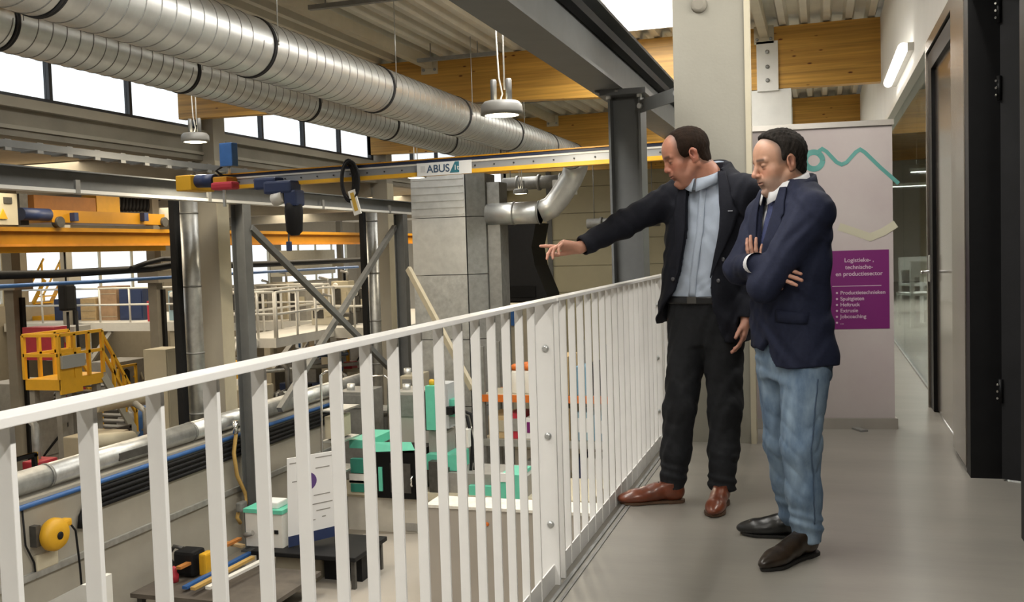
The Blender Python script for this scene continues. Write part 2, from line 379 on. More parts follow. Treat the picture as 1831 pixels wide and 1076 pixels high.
# ------------------------------------------------------------------ walkway: bare column and right partition
c = empty('walkway_column', (-.63, 6.42, 0), 'bare concrete column on the walkway behind the pointing man', 'column', kind='structure')
MB().box(-.865, -.43, 6.2, 6.62, 0, 4.13).build('shaft', mat('bare_column_concrete', (.30, .285, .24), .8, var=.08, scale=1.2, bump=.08, bscale=60), c)
MB().box(-.432, -.40, 6.19, 6.30, 0, 4.0).build('chamfer_strip', M_cream, c)
MB().lathe((-.70, 6.2, 2.72), [(.05, 0), (.045, .02), (.03, .03)], 16, axis=(0, -1, 0)).build('anchor_plate', M_conc, c)
# white upper wall
wr = S(MB().box(WX, WX+.16, -7, 30, 2.70, 4.13), 'wall_right_upper', M_white, 'white plastered wall above the glazed partition', 'wall')
S(MB().box(WX-.012, WX+.15, 6.0, 30, 2.645, 2.70), 'trim_2', mat('head_profile', (.72, .69, .62), .4), 'slim pale head profile of the glass partition', 'trim')
S(MB().box(WX, WX+.16, -7, 4.3, 0, 2.70), 'wall_right_near', M_black, 'black panelled wall beside the camera', 'wall')
# room behind the glass
S(MB().box(4.5, 4.6, -7, 30, 0, CZ), 'wall_room_side', mat('room_wall', (.55, .56, .50), .8, var=.04), 'plain grey wall of the room behind the glass', 'wall')
S(MB().box(-1, 4.6, 30, 30.2, 0, CZ), 'wall_room_end', MATS['room_wall'], 'end wall of the walkway and glazed room', 'wall')
S(MB().box(WX+.16, 4.5, -7, 30, 3.29, 3.34), 'ceiling_room', mat('room_ceiling', (.6, .6, .56), .8), 'suspended ceiling of the room behind the glass', 'ceiling')
# ================================================================== MAIN HALL: ducts, crane, steel
def duct(name, cx, cz, r, ys, label, pitch):
    d = empty(name, (cx, ys[0], cz), label, 'duct')
    for i in range(len(ys)-1):
        a, b = ys[i], ys[i+1]
        sec = MB().tube([(cx, a+.03, cz), (cx, b-.03, cz)], r, 48, caps=False).build('duct_section', M_galv_s, d)
        # raised spiral lock seam
        nt = int((b-a-.1)/pitch); n = 40
        vs, fs = [], []
        for k in range(nt*n+1):
            th = 2*math.pi*k/n; y = a+.05+pitch*k/n
            for rr, dy in ((r-.002, -.006), (r+.0045, -.002), (r+.0045, .002), (r-.002, .006)):
                vs.append((cx+math.cos(th)*rr, y+dy, cz+math.sin(th)*rr))
        for k in range(nt*n):
            for q in range(3): fs.append((4*k+q, 4*k+q+1, 4*k+q+5, 4*k+q+4))
        MB().add(vs, fs).build('spiral_seam', M_galv_d, sec)
    for y in ys:
        MB().lathe((cx, y-.03, cz), [(r-.004, .012), (r+.010, .012), (r+.010, .024), (r+.003, .026), (r+.003, .034), (r+.010, .036), (r+.010, .048), (r-.004, .048)], 48, axis=(0, 1, 0), caps=False).build('flange_ring', M_gasket, d)
    return d
DX, DZ, DR = -4.78, 3.105, .262
big = duct('spiral_duct', DX, DZ, DR, [-3., .2, 2.7, 5.2, 7.65, 10.15, 12.65, 15.1, 17.3, 19.3], 'large galvanised spiral duct hanging across the hall', .17)
SX, SZ, SR = -5.93, 3.09, .21
duct('spiral_duct', SX, SZ, SR, [-3., 1.3, 3.65, 6.0, 8.25, 10.65, 12.95, 15.3, 17.6, 19.3], 'slimmer spiral duct behind the large duct, along the windows', .15)
for k, y in enumerate((7.65, 10.15, 12.65, 15.1, 5.2)):
    h = empty('duct_hanger', (DX+DR, y, CZ), 'thin steel rod holding the large duct, %s flange from the camera' % ('second', 'third', 'fourth', 'fifth', 'first')[k], 'hanger', 'duct hanger rods')
    MB().tube([(DX+DR+.024, y, DZ+.01), (DX+DR+.024, y, CZ+.02)], .006, 6).build('rod', M_galv, h)
    MB().lathe((DX+DR+.024, y, DZ-.01), [(.007, 0), (.0075, .02), (.007, .03)], 8).build('clip', M_galv, h)
# hanger channels under the deck
for a, b, y, lab in ((-5.3, -4.15, 9.7, 'grey slotted channel under the deck, nearest the camera'), (-5.4, -4.2, 12.95, 'grey slotted channel just before the knotty beam'), (-5.2, -3.6, 17.4, 'grey slotted channel beyond the knotty beam')):
    mb = MB().box(a, b, y-.03, y+.03, CZ-.22, CZ-.17)
    for x in (a+.2, b-.3): mb.box(x-.006, x+.006, y-.006, y+.006, CZ-.17, CZ+.03)
    tag(mb.build('hanger_channel', M_galv_d), lab, 'channel', 'hanger channels')
# end elbow of the big duct down to the plenum box
el = empty('duct_elbow', (DX, 19.3, DZ), 'clear bright duct elbow dropping from the large duct to the box', 'duct')
pts = [Vector((DX, 19.3, DZ)), Vector((DX+.02, 19.62, DZ-.03)), Vector((DX-.05, 19.85, DZ-.2))]
p2 = Vector((-5.62, 19.86, 2.02))
mid = [Vector((DX-.16, 19.9, DZ-.42)), Vector((-5.2, 19.9, 2.32)), Vector((-5.38, 19.9, 2.12)), p2]
MB().tube(pts+mid, [DR, DR, DR-.015]+[.235]*4, 28).build('bend', M_galv_s, el)
MB().tube([p2, Vector((-6.79, 19.86, 2.02))], .235, 28).build('branch', M_galv_s, el)
for x in (-5.65, -6.2): MB().tube([(x, 19.86, 2.02), (x+.03, 19.86, 2.02)], .248, 28).build('joint_ring', M_galv_d, el)
# plenum: tall sheet-metal box
pl = empty('plenum_box', (-7.5, 19.9, GZ), 'tall sheet metal duct box standing behind the crane', 'duct')
zz = [GZ, -2.05, -.62, .76, 1.98, 2.9]
for i in range(5):
    a, b = zz[i], zz[i+1]
    MB().box(-8.36, -7.14, 19.42, 20.4, a+.008, b-.008).build('panel', M_galv if i < 3 else M_galv_s, pl)
    MB().prism([(-7.12, 19.44), (-6.79, 19.72), (-6.79, 20.4), (-7.12, 20.4)], 'z', a+.008, b-.008).build('side_panel', M_galv_d, pl)
for i in range(6):   # cross-breaks on the top sheet
    MB().box(-8.33, -7.17, 19.405, 19.42, 1.98+i*.15+.05, 1.98+i*.15+.075).build('bead', M_galv_s, pl)
MB().box(-6.78, -6.5, 19.8, 20.35, GZ, 2.7).build('side_duct', M_galv_d, pl)
# hooded black machine chute in the back
hd = empty('black_hood', (-7.9, 25.5, 0), 'black extraction hood against the end wall', 'hood')
h0 = at(876, 398, y=25.); h1 = at(958, 398, y=25.); g0 = at(874, 540, y=25.); g1 = at(978, 535, y=25.)
w0 = at(955, 475, y=25.)
MB().prism([(h0.x, h0.z), (h1.x, h1.z), (w0.x-.06, w0.z+.5), (w0.x+.02, w0.z), (g1.x, g1.z+.12), (g1.x, g1.z-.02), (g0.x, g0.z)], 'y', 25., 26.3).build('body', M_blackm, hd)
MB().box(g0.x+.1, g1.x-.3, 24.96, 25., g0.z+.12, g0.z+.42).build('inspection_door', M_black, hd)
MB().bar((g0.x+.18, 24.94, g0.z+.2), (g0.x+.55, 24.94, g0.z+.38), .03, .04).build('handle', M_whitep, hd)
MB().box(h0.x-.05, h1.x+.3, 25.2, 26.6, -3.6, g0.z-.03).build('base', M_dark, hd)
# upper pipework above the hood
for (a, b, y, r, m, lab) in (((900, 330), (1030, 322), 23.5, .16, M_galv_d, 'dull pipe with valves above the elbow'), ((1050, 400), (1180, 395), 27., .14, M_galv_d, 'grey duct on the end wall behind the steel post')):
    p, q = at(*a, y=y), at(*b, y=y)
    mb = MB().tube([p, q], r, 16)
    for k in range(3):
        c = p.lerp(q, .2+.3*k); mb.tube([c-Vector((.03, 0, 0)), c+Vector((.03, 0, 0))], r*1.25, 16)
    for c in (p.lerp(q, .1), p.lerp(q, .9)): mb.tube([c, Vector((c.x, c.y, CZ+.02))], .012, 6)
    tag(mb.build('service_pipe', m), lab, 'pipe', 'service pipes at the end wall')
vb = at(1010, 335, y=22.)
tag(MB().rbox(vb, (.5, .4, .35), None, .03).tube([vb, Vector((vb.x, vb.y, CZ+.02))], .015, 6).build('valve_box', M_whitep), 'small white actuator box beside the duct elbow', 'box')

# right runway girder and its post
RB = -1.45
rw = empty('runway_girder', (RB, 7, 2.37), 'heavy grey steel girder running overhead above the railing', 'girder', kind='structure')
mb = MB(); w_ = .24; h_ = .46; z0 = 2.37
mb.box(RB-w_/2, RB+w_/2, -7, 13.5, z0, z0+.022); mb.box(RB-w_/2, RB+w_/2, -7, 13.5, z0+h_-.022, z0+h_); mb.box(RB-.02, RB+.02, -7, 13.5, z0+.02, z0+h_-.02)
mb.build('girder', M_steel, rw)
MB().box(RB+.03, RB+.10, -7, 13.5, z0+.30, z0+.36).build('conductor_rail', M_blackm, rw)
for y in (2.2, 6.95): 
    for x in (-.07, .07): MB().lathe((RB+x, y, z0-.001), [(.018, 0), (.018, -.02)], 8).build('bolt', M_galv_d, rw)
sp = empty('steel_post', (-1.33, 7.05, GZ), 'grey steel post carrying the girder, standing outside the railing', 'post', kind='structure')
MB().ibeam((-1.335, 7.12, GZ), (-1.335, 7.12, 2.33), .24, .235, .016, up=(1, 0, 0)).build('shaft', M_steel, sp)
MB().box(-1.50, -1.17, 6.94, 7.30, 2.33, 2.369).build('head_plate', M_steel_d, sp)
for dx in (-.11, .11): MB().lathe((-1.335+dx, 7.0, 2.31), [(.02, 0), (.02, .05)], 8).build('bolt', M_galv, sp)
br = empty('tie_bracket', (-1.1, 6.9, 2.2), 'flat grey steel bracket tying the post to the concrete column', 'bracket')
MB().bar((-1.22, 7.0, 2.24), (-.87, 6.5, 2.24), .012, .09).build('strap', M_steel, br)
for p in ((-1.2, 6.96, 2.24), (-.88, 6.5, 2.24)): MB().lathe(p, [(.02, 0), (.02, .03)], 8, axis=(-.6, -.8, 0)).build('bolt', M_galv, br)

# left runway girder, posts, braces
LXR = -9.05
lr = empty('runway_girder', (LXR, 14, 2.2), 'long grey steel girder in front of the concrete columns', 'girder', kind='structure')
MB().ibeam((LXR, -2, 2.30), (LXR, 21.4, 2.30), .2, .24, .018).build('girder', M_steel, lr)
MB().box(LXR-.09, LXR+.11, -2, 21.6, 2.135, 2.178).build('white_strip', M_whitep, lr)  # white strip standing for the lit lower flange and a white conduit
for y in (10.2, 13.0, 16.6, 19.6): MB().box(LXR+.08, LXR+.115, y-.04, y+.04, 2.13, 2.30).build('clip', M_galv_d, lr)
posts = []
for px, lab in ((432, 'first grey steel post under the left girder, beside the concrete column'), (717, 'second grey steel post under the left girder, by the metal duct box')):
    p = at(px, 420, x=LXR)
    s_ = empty('steel_post', (LXR, p.y, GZ), lab, 'post', kind='structure')
    MB().ibeam((LXR, p.y, GZ), (LXR, p.y, 2.13), .22, .24, .016, up=(1, 0, 0)).build('shaft', M_steel, s_)
    MB().box(LXR-.17, LXR+.17, p.y-.17, p.y+.17, GZ, GZ+.03).build('foot_plate', M_steel_d, s_)
    posts.append(p.y)
ya, yb = posts
zb0 = at(720, 790, x=LXR).z
for (y0, z0, y1, z1, lab, m) in ((ya+.1, 1.75, yb+.6, at(735, 720, x=LXR).z, 'grey diagonal brace falling from the first post', M_steel), (yb-.1, 1.85, ya+.1+1.0, at(470, 745, x=LXR).z, 'grey diagonal brace rising to the second post', M_galv_d)):
    tag(MB().bar((LXR+(.1 if m is M_steel else -.1), y0, z0), (LXR+(.1 if m is M_steel else -.1), y1, z1), .1, .1).build('diagonal_brace', m), lab, 'brace', 'diagonal braces')
a, b = at(728, 470, x=-8.7), at(842, 690, x=-8.7)
p, q = at(730, 480, y=18.6), at(845, 695, y=17.6)
tag(MB().bar(p, q, .08, .12).build('diagonal_brace', M_beige), 'pale cream diagonal brace passing in front of the metal duct box', 'brace', 'diagonal braces')
# cable tray under the spandrel
ct = empty('cable_tray', (-9.55, 10, 2.75), 'grey cable tray along the concrete spandrel', 'cable tray')
for x in (-9.78, -9.5): MB().box(x-.012, x+.012, 2, 15.2, 2.70, 2.79).build('side_rail', M_steel, ct)
for k in range(20):
    y = 5.0+.52*k
    MB().box(-9.77, -9.51, y-.04, y+.04, 2.68, 2.70).box(-9.52, -9.49, y-.05, y+.05, 2.66, 2.80).build('rung', mat('tray_grey', (.22, .22, .21), .5), ct)
MB().tube([(-9.65, 15.2, 2.75), (-9.3, 15.5, 2.72), (-9.2, 15.6, 2.5), (-9.2, 15.6, 2.4)], .03, 8).build('cable', M_blackm, ct)

# suspended crane bridge across the hall
BA, BB = at(360, 316, z=2.33), at(1150, 257, z=2.33)
bd = (BB-BA).normalized(); BB2 = BB + bd*.7; bn = Vector((bd.y, -bd.x, 0))     # bn points to the camera
cb = empty('crane_bridge', (BA+BB)/2, 'yellow and grey light crane bridge spanning the hall', 'crane')
def bp(t, dn=0., dz=0.): return BA.lerp(BB2, t) + bn*dn + Vector((0, 0, dz))
MB().bar(bp(.03), bp(1), .14, .014).build('top_flange', M_yellow, cb)
MB().bar(bp(.03, 0, -.075), bp(1, 0, -.075), .06, .135).build('profile', mat('crane_grey', (.30, .32, .35), .4, metal=.3), cb)
MB().bar(bp(.03, .034, -.022), bp(1, .034, -.022), .02, .03).build('conductor_line', M_navy, cb)
MB().bar(bp(.05, .035, -.052), bp(1, .035, -.052), .012, .02).build('light_strip', M_whitep, cb)
MB().bar(bp(.03, 0, -.165), bp(1, 0, -.165), .12, .045).build('lower_flange', M_yellow2, cb)
for k in range(26): 
    c = bp(.06+.036*k, .034, -.105); MB().lathe(c, [(.010, 0), (.010, .008)], 6, axis=bn).build('bolt', M_gasket, cb)
# name plate: white field, dark letters and a teal tag with the rating
n0, n1 = at(748, 303, z=2.22), at(842, 297, z=2.22)
def onb(px, dz, dn=.05):
    # point on the face of the bridge under a picture column
    d = CM.T @ np.array([(px-IW/2)/FPX, -(300-IH/2)/FPX, 1.]); o = CAM
    A = np.array([[d[0], -bd.x], [d[1], -bd.y]]); B = np.array([BA.x+bn.x*dn-o[0], BA.y+bn.y*dn-o[1]])
    t = np.linalg.solve(A, B)[1]; return BA + bd*t + bn*dn + Vector((0, 0, dz))
pa, pb = onb(746, -.118, .075), onb(843, -.118, .075)
plate = MB().bar(pa, pb, .012, .150).build('name_plate', mat('plate_white', (.72, .74, .76), .4), cb)
def text(body, size, loc, right, up, material, parent, name='lettering', ext=.001, align='LEFT', bold=0.):
    c = bpy.data.curves.new(name, 'FONT'); c.body = body; c.size = size; c.extrude = ext; c.align_x = align; c.offset = bold
    tmp = bpy.data.objects.new('tmp', c); COL.objects.link(tmp)
    dg = bpy.context.evaluated_depsgraph_get(); me = bpy.data.meshes.new_from_object(tmp.evaluated_get(dg)); bpy.data.objects.remove(tmp)
    r, u = Vector(right).normalized(), Vector(up).normalized(); n = r.cross(u); mx = Matrix(((r.x, u.x, n.x, loc[0]), (r.y, u.y, n.y, loc[1]), (r.z, u.z, n.z, loc[2]), (0, 0, 0, 1)))
    me.transform(mx); me.materials.clear(); me.materials.append(material); me.name = name
    return link(name, me, parent)
text('ABUS', .125, onb(763, -.158, .083), bd, (0, 0, 1), mat('print_blue', (.03, .07, .14), .5), plate, bold=.0015)
q0, q1 = onb(804, -.112, .083), onb(821, -.112, .083); up = Vector((0, 0, .062))
sl = bd*.07
MB().add([q0-up, q1-up, q1+up, q0+sl+up, q0-up+bn*.003, q1-up+bn*.003, q1+up+bn*.003, q0+sl+up+bn*.003], [(0, 1, 2, 3), (7, 6, 5, 4), (0, 4, 5, 1), (1, 5, 6, 2), (2, 6, 7, 3), (3, 7, 4, 0)]).build('rating_tag', mat('tag_teal', (.03, .16, .22), .5), plate)
MB().bar(onb(752, -.112, .082), onb(760, -.112, .082), .002, .07).build('emblem', mat('faint_print', (.55, .57, .60), .5), plate)
text('1t', .085, onb(811, -.145, .089), bd, (0, 0, 1), M_paper, plate)
# end carriage, drive motors and hoist trolley
e0 = bp(0, 0, -.09)
MB().rbox(bp(-.012, .03, -.09), (.25, .45, .20), bd.to_track_quat('X', 'Z').to_matrix(), .015).build('end_carriage', M_yellow2, cb)
MB().tube([bp(.012, .16, -.07), bp(.055, .16, -.08)], .085, 16).build('drive_motor', M_navy, cb)
MB().rbox(bp(.075, .12, -.10), (.22, .24, .12), bd.to_track_quat('X', 'Z').to_matrix(), .015).build('bracket', M_yellow, cb)
MB().rbox(bp(.083, .2, -.16), (.34, .16, .10), bd.to_track_quat('X', 'Z').to_matrix(), .03).build('drive_unit', M_red, cb)
MB().bar(bp(.08, .2, -.2), bp(.08, .2, -.42), .03, .03).build('drop_arm', M_galv, cb)
jb = MB().rbox(bp(.082, .1, .24), (.20, .12, .30), bd.to_track_quat('X', 'Z').to_matrix(), .012).build('junction_box', M_blue, cb)
MB().tube([bp(.065, .1, .1), bp(.05, .1, .05), bp(.07, .1, -.04)], .018, 8).build('feed_cable', M_blackm, cb)
MB().tube([bp(.082, .1, .0), bp(.082, .1, .12)], .02, 8).build('mast', M_galv, jb)
ho = empty('chain_hoist', onb(505, -.3, .1), 'blue chain hoist with black chain bag hanging from the crane bridge', 'hoist')
rm = bd.to_track_quat('X', 'Z').to_matrix()
MB().rbox(onb(480, -.16, .10), (.34, .20, .15), rm, .03).build('trolley', M_navy, ho)
MB().rbox(onb(503, -.22, .12), (.42, .22, .16), rm, .03).build('hoist_body', M_navy, ho)
MB().tube([onb(488, -.37, .16), onb(507, -.33, .16)], .085, 16).build('motor', M_whitep, ho)
MB().rbox(onb(524, -.36, .12), (.18, .2, .2), rm, .03).build('gearbox', M_navy, ho)
c_ = onb(522, -.60, .12)
MB().lathe(c_+Vector((0, 0, -.22)), [(.05, 0), (.10, .05), (.115, .3), (.105, .40), (.07, .42)], 16).build('chain_bag', M_blackm, ho)
MB().tube([onb(511, -.42, .14), onb(511, -.92, .14)], .012, 6).build('chain', M_galv_d, ho)
MB().rbox(onb(511, -.95, .14), (.06, .05, .12), rm, .012).build('hook_block', M_navy, ho)
cc = empty('cable_coil', onb(621, -.2, .1), 'coil of black cable hooked on the crane bridge with a pale control strip', 'cable')
for k in range(5):
    c = onb(620+k*1.5, -.13, .09+.012*k); tl = .17+.02*(k % 3)
    MB().tube([c + bd*(math.sin(a)*(.085+.008*k)) + Vector((0, 0, math.cos(a)*(tl+.04)-.06)) for a in np.linspace(0, 2*math.pi, 25)[:-1]], .016, 8, closed=True).build('loop', M_blackm, cc)
a, b = onb(627, -.31, .14), onb(637, -.60, .14)
st = MB().bar(a, b, .10, .02, up=bn).build('control_strip', M_whitep, cc)
a2, b2 = a.lerp(b, .1)+bn*.012, a.lerp(b, .85)+bn*.012
MB().bar(a2, b2, .05, .004, up=bn).build('warning_print', mat('amber_print', (.55, .35, .05), .5), st)

# pendant high-bay lamps
def lamp(px, py, y, label, s=1., glow=True, power=70., rods=True):
    p = at(px, py, y=y); L_ = empty('pendant_lamp', p, label, 'lamp', 'round pendant lamps in the hall')
    r = .2*s
    MB().lathe(p, [(r*.80, -.065*s), (r*.99, -.06*s), (r, -.03*s), (r*.97, .03*s), (r*.82, .062*s), (r*.3, .068*s)], 32, caps=False).build('housing', mat('lamp_grey', (.22, .215, .20), .45), L_)
    MB().lathe(p, [(.0, -.048*s), (r*.8, -.052*s), (r*.8, -.064*s), (0., -.064*s)], 32, caps=False).build('lens', M_lampglow, L_)
    for k in (-1, 1):
        MB().lathe(p+Vector((k*.075*s, 0, .06*s)), [(.03*s, 0), (.03*s, .2*s), (.022*s, .215*s)], 12).build('driver', M_galv_d, L_)
    if rods:
        top = CZ+.03
        a = p+Vector((.0, 0, .20*s)); b = p+Vector((.055*s, 0, .16*s))
        MB().tube([p+Vector((-.03, 0, .03)), p+Vector((.012, 0, .14)), p+Vector((-.02, 0, .3)), p+Vector((-.035, 0, .7)), Vector((p.x-.035, p.y, top))], .0085, 8).build('cord', M_whitep, L_)
        MB().tube([p+Vector((.035, 0, .18)), Vector((p.x+.03, p.y, top))], .0085, 8).build('cord', M_whitep, L_)
    l = bpy.data.lights.new('lamp_light', 'AREA'); l.shape = 'DISK'; l.size = r*1.5; l.energy = power; l.color = (1., .87, .65)
    lo = bpy.data.objects.new('lamp_light', l); COL.objects.link(lo); lo.parent = L_; lo.location = (0, 0, -.075*s)
    return L_
lamp(897, 194, 9.2, 'bright round pendant lamp on two white cords above the crane bridge', 1.04, power=60)
lamp(349, 246, 12.2, 'round pendant lamp in front of the dark window corner', 1.)
lamp(744, 312, 16.6, 'round pendant lamp glowing just under the crane name plate', .95)
lamp(931, 342, 22.2, 'small round pendant lamp above the silver duct elbow', .9, power=50)
# ================================================================== LOW HALL beyond the columns
# yellow overhead crane girder along Y with its trolley on top
YX = -14.7
cg = empty('crane_girder', (YX, 22, 1.1), 'long yellow overhead crane girder in the low hall', 'crane')
ga, gb = at(0, 408, x=YX), at(0, 437, x=YX)
MB().box(YX-.14, YX+.14, 6, 48, gb.z, ga.z-.06).build('web_box', M_yellow, cg)
MB().box(YX-.24, YX+.24, 6, 48, ga.z-.06, ga.z+.02).build('top_flange', M_yellow, cg)
MB().box(YX-.24, YX+.24, 6, 48, gb.z-.05, gb.z).build('bottom_flange', mat('crane_yellow_worn', (.55, .22, .02), .5, var=.2, scale=2), cg)
p, q = at(0, 446, x=YX), at(290, 445, x=YX)
MB().box(YX-.1, YX+.1, 10, q.y, p.z-.07, p.z+.08).build('lower_beam', M_yellow2, cg)
def yz(px, py, x): v = at(px, py, x=x); return v.y, v.z
def slabx(mb, x0, x1, px0, py0, px1, py1):
    (ya, za), (yb, zb) = yz(px0, py0, x1), yz(px1, py1, x1)
    return mb.box(x0, x1, ya, yb, za, zb)
tr = empty('crane_trolley', (YX, 24, 1.3), 'yellow crab trolley with blue motors riding on the crane girder', 'trolley')
slabx(MB(), YX-.5, YX+.3, 92, 375, 295, 402).build('chassis', M_yellow, tr)
slabx(MB(), YX-.95, YX-.55, 60, 348, 172, 378).build('rear_drum_housing', mat('trolley_brown', (.42, .17, .02), .5, var=.1), tr)
slabx(MB(), YX-.95, YX-.55, 172, 348, 215, 381).build('rear_panel', M_yellow2, tr)
y_, z_ = yz(66, 383, YX+.35)
MB().tube([(YX+.3, y_-.35, z_), (YX+.3, y_+.35, z_)], .12, 14).build('motor', M_navy, tr)
for px in (105, 292):
    y_, z_ = yz(px, 397, YX+.3); MB().tube([(YX+.22, y_, z_), (YX+.36, y_, z_)], .11, 16).build('wheel', M_dark, tr)
for px in (137, 262):
    slabx(MB(), YX+.3, YX+.42, px-4, 380, px+4, 395).build('bracket', M_navy, tr)
cb_ = empty('cabinet', at(15, 400, x=YX+.6), 'cream control cabinet with yellow warning sign at the crane', 'cabinet')
slabx(MB(), YX+.2, YX+.8, -14, 344, 33, 402).build('body', M_cream, cb_)
slabx(MB(), YX+.8, YX+.82, 7, 352, 22, 364).build('meter', M_dark, cb_)
(y0, z0), (y1, z1) = yz(-2, 391, YX+.82), yz(13, 373, YX+.82)
MB().prism([(y0, z0), (y1, z0), ((y0+y1)/2, z1)], 'x', YX+.81, YX+.825).build('warning_triangle', M_yellow2, cb_)
slabx(MB(), YX-.4, YX+.1, 34, 346, 52, 402).build('side_box', M_dark, cb_)
fc_ = empty('festoon_cable', at(250, 352, x=YX), 'black festoon cables looped beneath a rail behind the crane', 'cable')
for k in range(8):
    y_, z_ = yz(219+k*6.5, 352, YX-.8); y2, z2 = yz(219+k*6.5-2, 377, YX-.8)
    MB().tube([(YX-.8, y_, z_), (YX-.8, y2+.05, z2+.1), (YX-.8, y2, z2)], .05, 6).build('loop', M_blackm, fc_)
(y0, z0), (y1, z1) = yz(215, 353, YX-.8), yz(285, 353, YX-.8)
MB().tube([(YX-.8, y0, z0), (YX-.8, y1, z0)], .03, 6).build('rail', M_blackm, fc_)
# pipes crossing the low hall
def pipe_px(name, pts, x, r, m, label, grp=None, n=10, cat='pipe'):
    o = MB().tube([at(*p, x=x) for p in pts], r, n).build(name, m); return tag(o, label, cat, grp)
pipe_px('overhead_pipe', [(-60, 493), (90, 490), (200, 484), (270, 480), (330, 470), (420, 474), (520, 470), (590, 467), (648, 464)], -13.2, .075, M_blackm, 'thick black insulated pipe crossing the low hall')
pipe_px('overhead_pipe', [(648, 464), (650, 470), (650, 640)], -13.2, .07, M_blackm, 'black pipe dropping beside the second silver downpipe')
pipe_px('overhead_pipe', [(-60, 515), (60, 509), (180, 503), (330, 494), (420, 489), (640, 477)], -13.0, .036, M_blue, 'blue pipe running just below the black pipe')
pipe_px('overhead_pipe', [(235, 480), (262, 470), (290, 463), (330, 462)], -13.1, .05, M_blackm, 'black branch hose above the pipe near the first downpipe')
# mezzanine gallery with white guard rails, running across the low hall
ZM = -.60; MYA, MYB = 24.8, 22.4
mz = empty('mezzanine', (-17., 26., ZM), 'white steel mezzanine gallery in the low hall', 'gallery', kind='structure')
MB().box(-24.9, -13.4, MYA, 30., ZM-.26, ZM).build('deck', M_whitep, mz)
MB().box(-13.4, -10.15, MYB, 30., ZM-.26, ZM).build('deck', M_whitep, mz)
MB().box(-13.3, -11.9, 19.6, MYB, ZM-.22, ZM).build('landing', M_whitep, mz)
def guard(p, q, posts_, h=1.05, m=M_whitep, r=.03):
    p, q = Vector(p), Vector(q)
    for f in (1., .52): MB().tube([p+Vector((0, 0, h*f)), q+Vector((0, 0, h*f))], r, 8).build('guard_rail', m, mz)
    for k in range(posts_):
        c = p.lerp(q, k/(posts_-1)); MB().tube([c, c+Vector((0, 0, h))], r, 8).build('guard_post', m, mz)
guard((-24.5, MYA+.05, ZM), (-13.5, MYA+.05, ZM), 11); guard((-13.3, 19.65, ZM), (-13.3, MYA, ZM), 7); guard((-13.25, 19.65, ZM), (-11.95, 19.65, ZM), 4)
guard((-11.9, 19.65, ZM), (-11.9, MYB, ZM), 4); guard((-11.9, MYB+.05, ZM), (-10.2, MYB+.05, ZM), 4)
for x in (-22., -18.6, -15.4, -13.55, -10.3):
    y = MYA+.15 if x < -13.5 else MYB+.15
    MB().box(x-.1, x+.1, y-.1, y+.1, GZ, ZM-.26).build('column', M_beige, mz)
    MB().bar((x, y, ZM-1.5), (x+1.1, y, ZM-.28), .12, .12).build('knee_brace', M_whitep, mz)
stn = empty('steel_stair', (-12.75, 18.6, GZ), 'white steel stair climbing to the mezzanine behind the first post', 'stair')
sa, sb = Vector((-12.4, 17.3, GZ)), Vector((-12.4, 19.55, ZM-.02))
for dx in (0, .7):
    MB().bar(sa-Vector((dx, 0, 0)), sb-Vector((dx, 0, 0)), .06, .22).build('stringer', M_whitep, stn)
    MB().tube([sa+Vector((-dx, 0, 1.)), sb+Vector((-dx, 0, 1.))], .03, 8).build('handrail', M_whitep, stn)
for k in range(11):
    c = sa.lerp(sb, (k+.5)/11); MB().box(c.x-.68, c.x-.02, c.y-.12, c.y+.12, c.z-.02, c.z+.02).build('tread', M_galv_d, stn)
# goods and machines standing on the mezzanine
def crate(px0, py0, px1, py1, x, depth, m, name, label, cat, grp=None, parts=None, z0=None):
    (ya, za), (yb, zb) = yz(px0, py0, x), yz(px1, py1, x); zt, zl = max(za, zb), min(za, zb)
    if z0 is not None: zl = z0
    c = empty(name, (x, (ya+yb)/2, zl), label, cat, grp)
    MB().box(x-depth, x, ya, yb, zl, zt).build('body', m, c)
    if parts == 'door':
        for k in (0, 1): MB().box(x, x+.02, ya+(yb-ya)*(.04+.48*k), ya+(yb-ya)*(.48+.48*k), zl+.05, zt-.05).build('door', m, c)
    elif parts == 'panel':
        MB().box(x, x+.03, ya+(yb-ya)*.12, ya+(yb-ya)*.6, zl+(zt-zl)*.35, zl+(zt-zl)*.85).build('panel', M_dark, c)
        MB().box(x, x+.05, ya+(yb-ya)*.7, ya+(yb-ya)*.9, zl+(zt-zl)*.5, zl+(zt-zl)*.75).build('control_box', M_beige, c)
    return c
